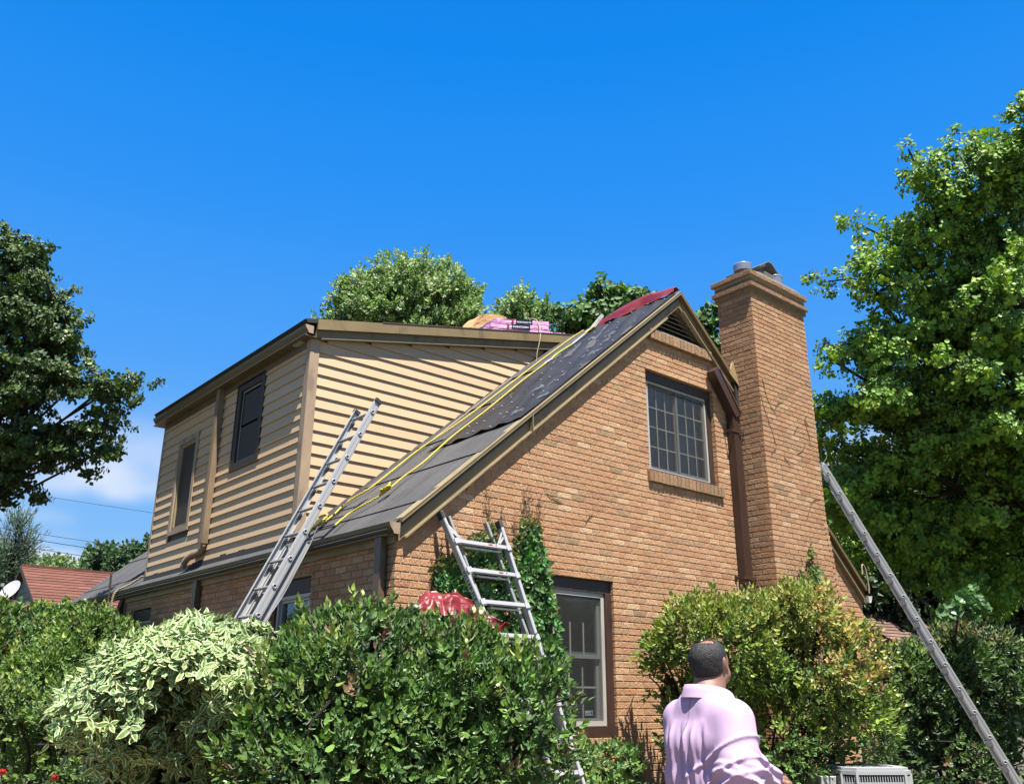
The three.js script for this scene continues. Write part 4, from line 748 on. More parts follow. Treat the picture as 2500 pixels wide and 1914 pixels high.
// ------------------------------------------------------------------ the man watching
// capsule field meshed with marching cubes; bones are [ax, ay, az, ra, bx, by, bz, rb]
function fieldMesh(bones, lo, size, res, k, disp, maxTri = 160000) {
  const mc = new MarchingCubes(res, M.brick, false, false, maxTri); mc.isolation = 0; const f = mc.field, n = res, h = 2 / res; f.fill(-1e3);
  const ext = [0, 1, 2].map(i => size[i]);
  const toW = (i, ax) => lo[ax] + ((i - n / 2) / (n / 2) * .5 + .5) * ext[ax];
  const acc = new Float32Array(n * n * n).fill(1e3);
  for (const [ax, ay, az, ra, bx, by, bz, rb, sx = 1] of bones) {
    const R = Math.max(ra, rb) + .12, mn = [Math.min(ax, bx) - R, Math.min(ay, by) - R, Math.min(az, bz) - R], mx = [Math.max(ax, bx) + R, Math.max(ay, by) + R, Math.max(az, bz) + R];
    const g0 = mn.map((v, i) => Math.max(0, Math.floor((v - lo[i]) / ext[i] * n))), g1 = mx.map((v, i) => Math.min(n - 1, Math.ceil((v - lo[i]) / ext[i] * n)));
    const dx = bx - ax, dy = by - ay, dz = bz - az, L = dx * dx + dy * dy + dz * dz || 1e-9;
    for (let z = g0[2]; z <= g1[2]; z++) for (let y = g0[1]; y <= g1[1]; y++) for (let x = g0[0]; x <= g1[0]; x++) {
      const px = toW(x, 0) - ax, py = toW(y, 1) - ay, pz = toW(z, 2) - az, t = Math.max(0, Math.min(1, (px * dx + py * dy + pz * dz) / L));
      const qx = px - t * dx, qy = py - t * dy, qz = pz - t * dz, d = Math.sqrt(qx * qx + qy * qy + qz * qz) - (ra + (rb - ra) * t), o = (z * n + y) * n + x, a = acc[o];
      const m = Math.max(0, k - Math.abs(a - d)); acc[o] = Math.min(a, d) - m * m / (4 * k);
    }
  }
  for (let o = 0; o < acc.length; o++) { let d = acc[o]; if (disp && Math.abs(d) < .08) { const x = o % n, y = ((o / n) | 0) % n, z = (o / n / n) | 0; d += disp(toW(x, 0), toW(y, 1), toW(z, 2)); } f[o] = -d; }
  mc.update(); const c = mc.count, P = mc.positionArray.slice(0, c * 3), g = new THREE.BufferGeometry();
  for (let i = 0; i < c; i++) for (let a = 0; a < 3; a++) P[i * 3 + a] = lo[a] + (P[i * 3 + a] * .5 + .5) * ext[a];
  g.setAttribute('position', new THREE.BufferAttribute(P, 3)); const gm = mergeVertices(g, 1e-5); gm.computeVertexNormals();
  const uv = new Float32Array(gm.attributes.position.count * 2); for (let i = 0; i < uv.length / 2; i++) { const x = gm.attributes.position.getX(i), z = gm.attributes.position.getZ(i); uv[i * 2] = Math.atan2(x, z) * .2; uv[i * 2 + 1] = gm.attributes.position.getY(i); }
  gm.setAttribute('uv', new THREE.BufferAttribute(uv, 2)); return withColor(gm, 1, 1, 1);
}
{ // local frame: x to his left, y up, z the way his chest faces
  const man = thing('person', 'man in a pink shirt with thinning dark hair, seen from behind, looking up', 'person', [-.875, 0, 4.00], 1.40);
  const skin = std(.36, .175, .115, .5, { bumpMap: T.fine, bumpScale: .0008 }), B = (a, ra, b, rb) => [...a, ra, ...b, rb];
  const SH = 1.535, rs = [-.172, SH, -.03], re = [-.240, 1.315, -.085], rw = [-.17, 1.295, .165], ls = [.172, SH, -.02], le = [.215, 1.25, .02], lw = [.16, 1.12, .22];
  const torso = [B([-.085, .98, 0], .165, [.085, .98, 0], .165), B([-.085, 1.14, .03], .168, [.085, 1.14, .03], .168), B([-.085, 1.30, .015], .162, [.085, 1.30, .015], .162), B([-.08, 1.44, -.015], .138, [.08, 1.44, -.015], .138), B([-.125, 1.53, -.03], .080, [.125, 1.53, -.03], .080), B([-.05, 1.585, -.03], .078, [.05, 1.585, -.03], .078)];
  const arms = [B(rs, .078, re, .060), B(re, .056, rw, .036), B(ls, .078, le, .060), B(le, .056, lw, .036)];
  const legs = []; for (const s of [-1, 1]) legs.push(B([.1 * s, .93, 0], .115, [.12 * s, .50, .02], .078), B([.12 * s, .50, .02], .072, [.13 * s, .10, -.02], .046), B([.13 * s, .06, -.04], .045, [.16 * s, .045, .16], .04));
  const yaw = -.36, hx = Math.sin(-yaw), hz = Math.cos(yaw); // head turned back towards the view direction
  const hc = V(.018, 1.782, .035), rot = p => V(p.x * Math.cos(-yaw) + p.z * Math.sin(-yaw), p.y, -p.x * Math.sin(-yaw) + p.z * Math.cos(-yaw));
  const pit = .40, HP = (x, y, z) => { const c = Math.cos(pit), s = Math.sin(pit); const q = rot(V(x, y * c + z * s, -y * s + z * c)); return [hc.x + q.x, hc.y + q.y, hc.z + q.z]; };
  const neck = B([0, 1.60, -.02], .082, HP(0, -.05, -.03), .072);
  const body = fieldMesh([...torso.map(b => b.map((v, i) => i === 3 || i === 7 ? v - .012 : v)), ...arms, ...legs, neck], [-.5, -.02, -.55], [1, 1.72, 1.1], 120, .05);
  const hb = [B(HP(0, .030, -.022), .076, HP(0, .026, .02), .072), B(HP(0, -.01, -.032), .066, HP(0, -.06, -.02), .06), B(HP(0, -.02, .04), .066, HP(0, -.085, .055), .045), B(HP(0, -.105, .075), .026, HP(0, -.09, .05), .04), B(HP(-.045, -.06, .02), .032, HP(.045, -.06, .02), .032), B(HP(0, .0, .105), .012, HP(0, -.03, .122), .016), B(HP(-.03, .018, .09), .014, HP(.03, .018, .09), .014), B(HP(0, -.066, .098), .011, HP(0, -.07, .098), .011), B(HP(0, -.06, -.03), .070, [0, 1.62, -.015], .080)];
  for (const s of [-1, 1]) hb.push(B(HP(.070 * s, .012, -.008), .012, HP(.072 * s, -.028, .004), .008), B(HP(.076 * s, .018, -.018), .008, HP(.078 * s, -.005, -.022), .007));
  const head = fieldMesh(hb, [hc.x - .16, hc.y - .22, hc.z - .18], [.32, .38, .36], 96, .022);
  // hands: palm, four unequal curled fingers, thumb from the side of the palm
  const hand = (w, dir, sd) => {
    const f = dir.clone().normalize(), up = V(0, 1, 0), s = f.clone().cross(up).normalize(), u = s.clone().cross(f), L = (a, b, c) => { const q = w.clone().addScaledVector(f, a).addScaledVector(s, b * sd).addScaledVector(u, c); return [q.x, q.y, q.z]; };
    const bs = [B(L(-.02, 0, 0), .030, L(.03, 0, 0), .030), B(L(.035, -.024, .004), .020, L(.075, -.028, .004), .016), B(L(.035, .02, .004), .020, L(.07, .026, -.002), .015), B(L(.03, 0, .004), .024, L(.08, 0, .004), .017)];
    [[-.030, .086, 1], [-.010, .092, 1.08], [.011, .088, 1], [.030, .078, .82]].forEach(([b, a, l]) => { const k0 = L(a - .01, b, .004), k1 = L(a + .026 * l, b * 1.02, -.010), k2 = L(a + .030 * l, b, -.036 * l), k3 = L(a + .010, b, -.048 * l); bs.push(B(k0, .0105, k1, .0095), B(k1, .0095, k2, .009), B(k2, .009, k3, .008)); });
    bs.push(B(L(.012, -.032, -.004), .015, L(.048, -.058, -.012), .0115), B(L(.048, -.058, -.012), .0115, L(.078, -.050, -.026), .0095));
    const c = L(.05, 0, -.01); return fieldMesh(bs, c.map(v => v - .105), [.21, .21, .21], 72, .010);
  };
  const rh = hand(V(...rw), V(.25, -.10, 1), -1), lh = hand(V(...lw), V(-.1, -.35, 1), 1);
  mesh('body', merged([body, head, rh, lh]), skin, man);
  // shirt: the torso and arms grown outwards, with pleats and creases
  const grow = (b, e) => b.map((v, i) => i === 3 || i === 7 ? v + e : v);
  const ridge = (x, c, w) => { const t = (x - c) / w; return Math.exp(-t * t); };
  const folds = (x, y, z) => {
    let d = .010 * (fbm(x * 9, y * 5, z * 9, 3) - .5);
    if (z < .06 && y > .9 && y < 1.56) { // back pleats hanging from the yoke, and the pull towards the right armpit
      const a = smooth(1.54, 1.46, y); for (const [c, s, w] of [[-.005, .016, .009], [.035, -.012, .009], [-.055, .012, .011], [.085, .012, .010], [-.10, -.012, .012], [.12, -.010, .010]]) d -= a * s * ridge(x + .10 * (1.45 - y) * (c < 0 ? .5 : .2), c, w);
      for (const [c, s] of [[1.30, .013], [1.235, .011], [1.40, .010], [1.17, .009]]) d -= s * ridge(y + (x + .16) * .62, c, .010) * smooth(.10, -.06, x);
      d -= .007 * ridge(y - (x + .1) * 1.1, 1.16, .012) * smooth(.02, -.05, x);
    }
    if (x < -.17) { const t = y * 1.0 + z * .55; d -= .014 * Math.pow(Math.abs(Math.sin(t * 33 + 3 * vnoise(x * 8, y * 8, z * 8))), 4) * smooth(1.46, 1.33, y); d -= .008 * ridge(y + z * .8, 1.235, .016) + .006 * ridge(y - z * .5, 1.32, .014); }
    return d;
  };
  const cut = V(rw[0] - re[0], rw[1] - re[1], rw[2] - re[2]), rc = [re[0] + cut.x * .93, re[1] + cut.y * .93, re[2] + cut.z * .93], lc = [mix(le[0], lw[0], .93), mix(le[1], lw[1], .93), mix(le[2], lw[2], .93)];
  const shirtB = [...torso.map(b => grow(b, .012)), B(rs, .094, re, .092), B(re, .090, rc, .056), B(ls, .090, le, .080), B(le, .076, lc, .052), B([-.085, .93, 0], .182, [.085, .93, 0], .182)];
  const shirtMat = std(.66, .46, .68, .8, { bumpMap: T.cloth, bumpScale: .012 });
  const sh = mesh('shirt', fieldMesh(shirtB, [-.5, .70, -.55], [1, .98, 1.1], 168, .032, folds, 400000), shirtMat, man);
  // collar: a standing band folded over, open at the front
  const col = new THREE.BufferGeometry(), cp = [], ci = [], N = 40;
  for (let i = 0; i <= N; i++) { const a = -2.55 + 5.1 * i / N, fr = Math.abs(a) / 2.55, ca = Math.sin(a), cb = -Math.cos(a); const rx = .090, rz = .092; const y = 1.648 - .055 * fr * fr * fr + .012 * cb * -1 * .4;
    for (const [o, h] of [[0, .030], [.010, .036], [.020, .010], [.030 + .022 * fr ** 4, -.020 - .035 * fr ** 3]]) cp.push(ca * (rx + o), y + h, -.012 + cb * (rz + o) + .03 * fr * fr); }
  for (let i = 0; i < N; i++) for (let j = 0; j < 3; j++) { const a = i * 4 + j; ci.push(a, a + 4, a + 5, a, a + 5, a + 1); }
  col.setAttribute('position', new THREE.BufferAttribute(new Float32Array(cp), 3)); col.setAttribute('uv', new THREE.BufferAttribute(new Float32Array(cp.length / 3 * 2), 2)); col.setIndex(ci); col.computeVertexNormals(); mesh('collar', withColor(col, 1, 1, 1), shirtMat, sh);
  // stitched seams of yoke and sleeve
  const seam = std(.45, .33, .47, .8), sp = []; for (let i = 0; i <= 12; i++) { const x = -.17 + i * .34 / 12; sp.push(V(x, 1.53 - .25 * x * x, -.176 + 1.1 * x * x)); }
  const cuff = new THREE.CylinderGeometry(.050, .056, .06, 24, 1, true); { const q = new THREE.Quaternion().setFromUnitVectors(V(0, 1, 0), cut.clone().normalize()); cuff.applyQuaternion(q); cuff.translate(re[0] + cut.x * .93, re[1] + cut.y * .93, re[2] + cut.z * .93); } mesh('cuff', withColor(cuff, 1, 1, 1), shirtMat, sh);
  mesh('trousers', fieldMesh([...legs.slice(0, 5).filter((_, i) => i % 3 < 2).map(b => grow(b, .022)), B([-.08, .93, 0], .166, [.08, .93, 0], .166)], [-.5, .05, -.5], [1, 1.1, 1], 80, .03), std(.05, .055, .07, .85), man);
  for (const s of [-1, 1]) mesh('shoe', fieldMesh([B([.13 * s, .055, -.06], .052, [.17 * s, .045, .18], .044)], [.15 * s - .15, -.05, -.2], [.3, .22, .5], 40, .02), std(.03, .022, .018, .4), man);
  // hair: a shell over the back and sides of the skull, thin at the crown
  const hair = fieldMesh([B(HP(0, .032, -.023), .0825, HP(0, .028, .012), .0785), B(HP(0, -.010, -.038), .0725, HP(0, -.040, -.034), .066)], [hc.x - .16, hc.y - .2, hc.z - .2], [.32, .36, .36], 110, .02, (x, y, z) => {
    const q = V(x - hc.x, y - hc.y, z - hc.z), c = Math.cos(yaw), s = Math.sin(yaw), lx = q.x * c + q.z * s, lz0 = -q.x * s + q.z * c, cp2 = Math.cos(pit), sp2 = Math.sin(pit), ly = q.y * cp2 - lz0 * sp2, lz = q.y * sp2 + lz0 * cp2;
    let d = .0022 * (vnoise(lx * 260, ly * 90, lz * 260) - .5) + .003 * (fbm(lx * 60, ly * 40, lz * 60, 2) - .5);
    d += .05 * smooth(.046, .012, Math.hypot(lx * .8, lz + .004)) * smooth(.06, .09, ly) * (.22 + .78 * smooth(.35, .6, vnoise(lx * 190, ly * 60, lz * 190))); // crown
    d += .08 * smooth(.045, .075, lz) ; d += .08 * smooth(.02, .05, lz) * smooth(.03, -.01, ly); d += .08 * smooth(-.078, -.098, ly);
    return d;
  });
  mesh('hair', hair, std(.014, .011, .010, .62, { bumpMap: T.fine, bumpScale: .003 }), man);
}
// ------------------------------------------------------------------ air conditioner by the bush
{
  const ac = thing('air_conditioner', 'pale grey outdoor air conditioner unit beneath the yellow-green bush', 'air conditioner', at(2108, 1858, 8.4).setY(0), -.62);
  const H = 1.03, w = .33, grey = std(.50, .52, .52, .45), o = []; const oct = (r, c) => [[-r, -r + c], [-r + c, -r], [r - c, -r], [r, -r + c], [r, r - c], [r - c, r], [-r + c, r], [-r, r - c]];
  const pr = (out, y0, y1, mat, nm, par) => { const g = new GB(); g.prism(out, y0, y1, (a, b, s) => V(a, s, b)); return mesh(nm, g.geo(), mat, par); };
  pr(oct(w + .05, .1), 0, .08, M.concrete, 'pad', ac); pr(oct(w - .02, .09), .08, H - .04, std(.02, .02, .022, .8), 'coil', ac); pr(oct(w + .005, .10), H - .045, H - .012, grey, 'top_rim', ac); pr(oct(w - .01, .10), H - .012, H + .012, grey, 'top_panel', ac); pr(oct(w + .005, .10), .08, .13, grey, 'base_rim', ac);
  for (const y of [.30, .52, .74, .90]) pr(oct(w + .002, .10), y, y + .022, grey, 'band', ac);
  const P = oct(w, .10); let k = 0;
  for (let i = 0; i < 8; i++) { const a = P[i], b = P[(i + 1) % 8], L = Math.hypot(b[0] - a[0], b[1] - a[1]), n = Math.round(L / .024); const post = new GB(); post.block(V(a[0], H / 2 + .04, a[1]), V(.012, 0, 0), V(0, H / 2 - .08, 0), V(0, 0, .012)); mesh('corner_post', post.geo(), grey, ac); for (let j = 1; j < n; j++) { const t = j / n, g = new GB(); g.block(V(mix(a[0], b[0], t), H / 2 + .03, mix(a[1], b[1], t)), V(.0035, 0, 0), V(0, H / 2 - .09, 0), V(0, 0, .0035)); mesh('slat', g.geo(), grey, ac); } }
  const gr = new GB(); for (let i = 0; i < 6; i++) gr.box(-.22 + i * .08, -.20 + i * .08, H + .012, H + .018, -.2, .2); mesh('grille', gr.geo(), std(.35, .37, .37, .5), ac);
  const bx = new GB(); bx.box(-w - .16, -w - .01, .35, .96, -.12, .14, undefined, undefined, .006); mesh('control_box', bx.geo(), grey, ac); const cb = new GB(); cb.box(-w - .15, -w - .02, .62, .76, .141, .15); mesh('rusty_plate', cb.geo(), std(.22, .09, .05, .8), ac);
}
// ------------------------------------------------------------------ foliage
const leafMat = (rough, coat, tr) => new THREE.MeshPhysicalMaterial({ color: C(1, 1, 1), roughness: .95, transmission: tr, thickness: 0, clearcoat: coat, clearcoatRoughness: rough, vertexColors: true, side: THREE.DoubleSide, ior: 1.4 });
const SHOOT = [.16, .22, .03];
const LM = { gloss: leafMat(.30, .38, .30), soft: leafMat(.45, .2, .32), tree: leafMat(.34, .3, .34) };
// one leaf: base at the origin, tip along +y, face up +z, folded on its rib and curled; prof gives half-width along it
function leafTris(gb, len, wid, o = {}) {
  const { n = 4, fold = .3, curl = .25, rim = 0, prof = t => Math.sin(Math.PI * Math.pow(t, .8)), mat = null, col = [1, 1, 1], rimCol = [1, 1, 1], side = 0, wave = 0 } = o;
  const P = (t, s, k = 1) => { const w = prof(t) * wid / 2 * k, a = curl * t, y = Math.sin(a) / (curl || 1e-6) * len, z = -(1 - Math.cos(a)) / (curl || 1e-6) * len; const p = V(s * w + side * t * t * len, y, z + Math.abs(w) * fold + wave * Math.sin(t * 9 + s) * w); return mat ? p.applyMatrix4(mat) : p; };
  for (let i = 0; i < n; i++) { const a = i / n, b = (i + 1) / n;
    for (const s of [-1, 1]) {
      const put = (p0, p1, p2, p3, c) => gb.face(s > 0 ? [p0, p1, p2, p3] : [p3, p2, p1, p0], c);
      if (rim) { const k = 1 - rim; put(P(a, 0), P(a, s, k), P(b, s, k), P(b, 0), col); put(P(a, s, k), P(a, s), P(b, s), P(b, s, k), rimCol); }
      else put(P(a, 0), P(a, s), P(b, s), P(b, 0), col);
    } }
}
const lobed = t => (.12 + Math.abs(Math.sin(Math.PI * Math.min(1, t * 1.02))) ** .7 * (.75 + .35 * Math.cos(t * 15.5))) * (t > .97 ? .3 : 1);
// a spray: leaf matrices along a twig; returns the leaf transforms too so that single leaves can be set out
function sprayLeaves(n, L, style, sd) {
  const save = seed; seed = sd; const ms = [];
  for (let i = 0; i < n; i++) {
    const t = style === 'whorl' ? .75 + .25 * rnd() : (i + .6) / n, az = style === 'opposite' ? (i % 2) * Math.PI + Math.floor(i / 2) * 1.57 + rr(-.3, .3) : i * 2.4 + rr(-.4, .4);
    const open = style === 'droop' ? rr(1.4, 2.2) : style === 'whorl' ? rr(1.0, 1.6) : mix(1.25, .45, t) + rr(-.25, .25);
    const m = new THREE.Matrix4().makeTranslation(0, t * L, 0);
    m.multiply(new THREE.Matrix4().makeRotationY(az)); m.multiply(new THREE.Matrix4().makeRotationX(open)); m.multiply(new THREE.Matrix4().makeRotationY(rr(-.5, .5)));
    const s = rr(.72, 1.1) * (style === 'opposite' ? mix(1, .8, t) : 1); m.scale(V(s, s, s)); ms.push(m);
  }
  seed = save; return ms;
}
function sprayGeo(ms, L, leaf, tint) { // tint(i) gives the colour of leaf i
  const gb = new GB();
  ms.forEach((m, i) => leaf(gb, m, i));
  const e = L * .012 + .0012; gb.prism([[e, 0], [-e * .5, e * .9], [-e * .5, -e * .9]], 0, L, (a, b, s) => V(a * (1.2 - s / L * .8), s, b * (1.2 - s / L * .8)), [.12, .085, .04]);
  return gb.geo();
}
const inst = (name, geo, mat, list, parent, kind) => { // list of {p, d (twig direction), r (roll), s, c}
  const im = new THREE.InstancedMesh(geo, mat, list.length), m = new THREE.Matrix4(); im.name = name; im.castShadow = im.receiveShadow = true;
  list.forEach((o, i) => { im.setMatrixAt(i, placeM(o, m)); im.setColorAt(i, C(...o.c)); }); if (kind) im.userData.kind = kind; parent.add(im); return im;
};
const qa = new THREE.Quaternion(), qb = new THREE.Quaternion(), Y = V(0, 1, 0);
function placeM(o, m) { qa.setFromUnitVectors(Y, o.d); qb.setFromAxisAngle(Y, o.r); return m.compose(o.p, qa.multiply(qb), V(o.s, o.s, o.s)); }
// twig tips through a union of ellipsoids: dense at the skin, thinner inside, with clumps and gaps
function fill(blobs, n, o = {}) {
  blobs = blobs.map(b => [b[0], b[1], b[2], b[3] * (o.k ?? .86), b[4] * (o.k ?? .86), b[5] * (o.k ?? .86)]);
  const { skin = .72, gap = .42, gf = 2.2, up = .5, droop = 0, inner = .25, size = [.8, 1.2], col = [[.05, .09, .02]], sunny = 1, ymin = 0, off = 0, cut = null, low = null } = o;
  const vol = blobs.map(b => Math.pow(b[3] * b[4] * b[5], .667)), tot = vol.reduce((a, b) => a + b, 0), list = []; let guard = 0;
  const inside = (p, k) => { let m = 9; for (let i = 0; i < blobs.length; i++) { const b = blobs[i]; const v = Math.sqrt(((p.x - b[0]) / b[3]) ** 2 + ((p.y - b[1]) / b[4]) ** 2 + ((p.z - b[2]) / b[5]) ** 2); if (v < m) m = v; } return m; };
  while (list.length < n && guard++ < n * 30) {
    let r = rnd() * tot, k = 0; while ((r -= vol[k]) > 0 && k < blobs.length - 1) k++;
    const b = blobs[k], u = rr(-1, 1), a = rnd() * 6.283, q = Math.sqrt(1 - u * u), dir = V(q * Math.cos(a), u, q * Math.sin(a));
    const bump = 1 + .22 * (fbm(dir.x * 2.1 + k * 3.1 + off, dir.y * 2.1, dir.z * 2.1, 3) - .5) * 2;
    const t = rnd() < inner ? Math.cbrt(rnd()) * .85 : Math.min(1.05, mix(skin, 1, Math.sqrt(rnd())) + .03 * gauss());
    const p = V(b[0] + dir.x * b[3] * t * bump, b[1] + dir.y * b[4] * t * bump, b[2] + dir.z * b[5] * t * bump);
    if (p.y < ymin || (cut && cut(p))) continue;
    const ins = inside(p); if (ins < skin * .82 && rnd() > inner) continue;
    if (low) { const k = smooth(low[0], low[1], p.y + .12 * fbm(p.x * 3, 5, p.z * 3, 2)); if (ins > .6 && rnd() > mix(o.thin ?? .10, 1, k)) continue; }
    const g = fbm(p.x * gf + off, p.y * gf * 1.2, p.z * gf, 2); if (g < gap && rnd() < .86) continue;
    const d = V(dir.x / b[3], dir.y / b[4], dir.z / b[5]).normalize(); d.y += up; d.add(V(rr(-.6, .6), rr(-.5, .5) - droop, rr(-.6, .6))).normalize();
    const shoot = t > .95 && dir.y > .1 && rnd() < (o.shoots ?? .10); if (shoot) { d.set(d.x * .5, Math.abs(d.y) + .8, d.z * .5).normalize(); p.addScaledVector(d, rr(.02, .08)); }
    const c = shoot ? SHOOT : rnd() < .012 ? [.16, .09, .03] : pick(col), kk = rr(.72, 1.25) * mix(.85, 1.12, smooth(gap, .7, g));
    list.push({ p, d, r: rnd() * 6.283, s: rr(...size) * (shoot ? 1.15 : rnd() < .15 ? .65 : 1), c: [c[0] * kk, c[1] * kk, c[2] * kk], ins });
  }
  return list;
}
// set the sprays that show largest as single leaves (parts), all others as one mass
function dress(parent, sprays, variants, L, ms, leafGeos, mat, count = 300, tints = null) {
  const perSpray = ms[0].length, want = Math.floor(count / perSpray);
  for (const o of sprays) { const q = project(o.p); o.vis = q[2] > .3 && q[0] > 10 && q[0] < 2490 && q[1] > 0 && q[1] < 1900 ? (o.ins > .8 ? 1 : .2) * o.s / q[2] * (1.1 + o.d.dot(CAM.clone().sub(o.p).normalize())) : 0; }
  const ord = [...sprays].sort((a, b) => b.vis - a.vis), near = new Set(); const step = Math.max(1, Math.floor(ord.length * .12 / want)); for (let i = 0; near.size < want && i < ord.length; i += step) if (ord[i].vis > 0) near.add(ord[i]);
  const rest = variants.map(() => []); const m = new THREE.Matrix4(), mm = new THREE.Matrix4(); const mats = new Map();
  sprays.forEach((o, i) => {
    const v = i % variants.length;
    if (!near.has(o)) { rest[v].push(o); return; }
    const key = o.c.map(x => Math.round(x * 40)).join(); if (!mats.has(key)) { const q = mat.clone(); q.color.setRGB(...o.c); mats.set(key, q); }
    placeM(o, m); ms[v].forEach((lm, j) => { mm.multiplyMatrices(m, lm); const l = mesh('leaf', leafGeos[j % leafGeos.length], mats.get(key), parent); l.matrixAutoUpdate = true; mm.decompose(l.position, l.quaternion, l.scale); });
  });
  rest.forEach((l, v) => l.length && inst('foliage', variants[v], mat, l, parent, 'stuff'));
}
function kit(nLeaf, L, style, leaf, variants = 3, sd = 500) { // leaf(gb, matrix)
  const ms = [], geos = []; for (let v = 0; v < variants; v++) { const m = sprayLeaves(nLeaf, L, style, sd + v * 77); ms.push(m); geos.push(sprayGeo(m, L, leaf)); }
  const singles = [0, 1].map(i => { const g = new GB(); leaf(g, null, i); return g.geo(); }); return { ms, geos, singles, L };
}
const plainLeaf = (len, wid, o = {}) => (gb, m, i = 0) => leafTris(gb, len, wid, { mat: m, ...o, curl: (o.curl ?? .5) * (i % 2 ? 1 : .6) });
function stems(parent, base, blobs, n, r = .014, mat = M.bark) { // branching stems from the ground into the crown
  const list = []; for (let i = 0; i < n; i++) { const b = pick(blobs), t = V(b[0] + gauss() * b[3] * .35, b[1] + gauss() * b[4] * .3, b[2] + gauss() * b[5] * .35), s = base.clone().add(V(rr(-.25, .25), 0, rr(-.25, .25))); const mid = s.clone().lerp(t, .5).add(V(rr(-.15, .15), .12, rr(-.15, .15))); const tip = t.clone().add(V(gauss() * b[3] * .4, Math.abs(gauss()) * b[4] * .4, gauss() * b[5] * .4)); list.push(tubeGeo([s, mid, t, tip], r * rr(.6, 1.1), 5, 10)); }
  return mesh('stem', merged(list), mat, parent);
}
const P3 = (px, py, d) => at(px, py, d).toArray();

// --- variegated shrub in front of the eave wall
{
  const s = thing('variegated_shrub', 'cream and green variegated shrub around the foot of the left ladder', 'shrub');
  const blobs = [[...P3(440, 1680, 5.5), .52, .30, .5], [...P3(330, 1750, 5.35), .42, .26, .45], [...P3(490, 1600, 5.8), .34, .20, .4], [...P3(290, 1730, 5.5), .28, .20, .3], [...P3(625, 1600, 6.0), .14, .13, .2], [...P3(560, 1690, 5.6), .30, .26, .3], [...P3(470, 1870, 5.75), .50, .45, .4], [...P3(620, 1800, 5.8), .22, .35, .3], [...P3(360, 1880, 5.8), .35, .35, .35], [...P3(430, 2150, 5.6), .7, .6, .5]];
  const K = kit(7, .11, 'droop', (gb, m, i) => leafTris(gb, .086, .036, { mat: m, n: 4, fold: .35, curl: .75, rim: .42, col: [.12, .23, .055], rimCol: [.58, .60, .36], wave: .3 }), 3, 900);
  const sp = fill(blobs, 4300, { k: .95, shoots: 0, skin: .78, gap: .44, gf: 3.2, low: [1.45, 1.95], thin: .34, up: .6, droop: .2, size: [.75, 1.15], col: [[.95, 1, .9], [.85, .92, .8], [1, 1, .8], [.78, .9, .74]], inner: .16 });
  dress(s, sp, K.geos, K.L, K.ms, K.singles, LM.soft); stems(s, at(440, 1900, 5.5).setY(0), blobs, 26, .012);
}
// --- central hedge of glossy green leaves
const GREENS = [[.055, .135, .012], [.075, .165, .014], [.042, .105, .012], [.095, .185, .018]];
{
  const s = thing('green_hedge', 'large glossy dark green bush between the left ladder and lower window', 'bush');
  const blobs = [[...P3(880, 1730, 5.4), .55, .55, .5], [...P3(765, 1700, 5.6), .36, .30, .4], [...P3(1060, 1740, 5.4), .52, .5, .5], [...P3(1265, 1800, 5.4), .40, .48, .45], [...P3(930, 1600, 5.8), .46, .26, .4], [...P3(1120, 1640, 5.7), .40, .24, .35], [...P3(1285, 1690, 5.6), .26, .26, .3], [...P3(720, 1830, 5.2), .42, .45, .4], [...P3(960, 1930, 5.1), .9, .7, .5], [...P3(1230, 2000, 5.2), .5, .6, .4], [...P3(800, 1590, 6.0), .26, .16, .25], [...P3(870, 2250, 5.2), .9, .6, .5], [...P3(650, 1950, 5.1), .35, .5, .4]];
  const K = kit(9, .13, 'opposite', plainLeaf(.074, .032, { n: 4, fold: .35, curl: .5 }), 4, 1300);
  const sp = fill(blobs, 5200, { skin: .76, gap: .46, gf: 3.2, up: .55, size: [.75, 1.2], col: GREENS, inner: .26, low: [1.5, 2.2] });
  for (const o of sp) if (rnd() < .035 && o.p.y > 1.85) o.c = [.16, .05, .04];
  dress(s, sp, K.geos, K.L, K.ms, K.singles, LM.gloss); stems(s, at(980, 1900, 5.4).setY(0), blobs, 40, .012);
}
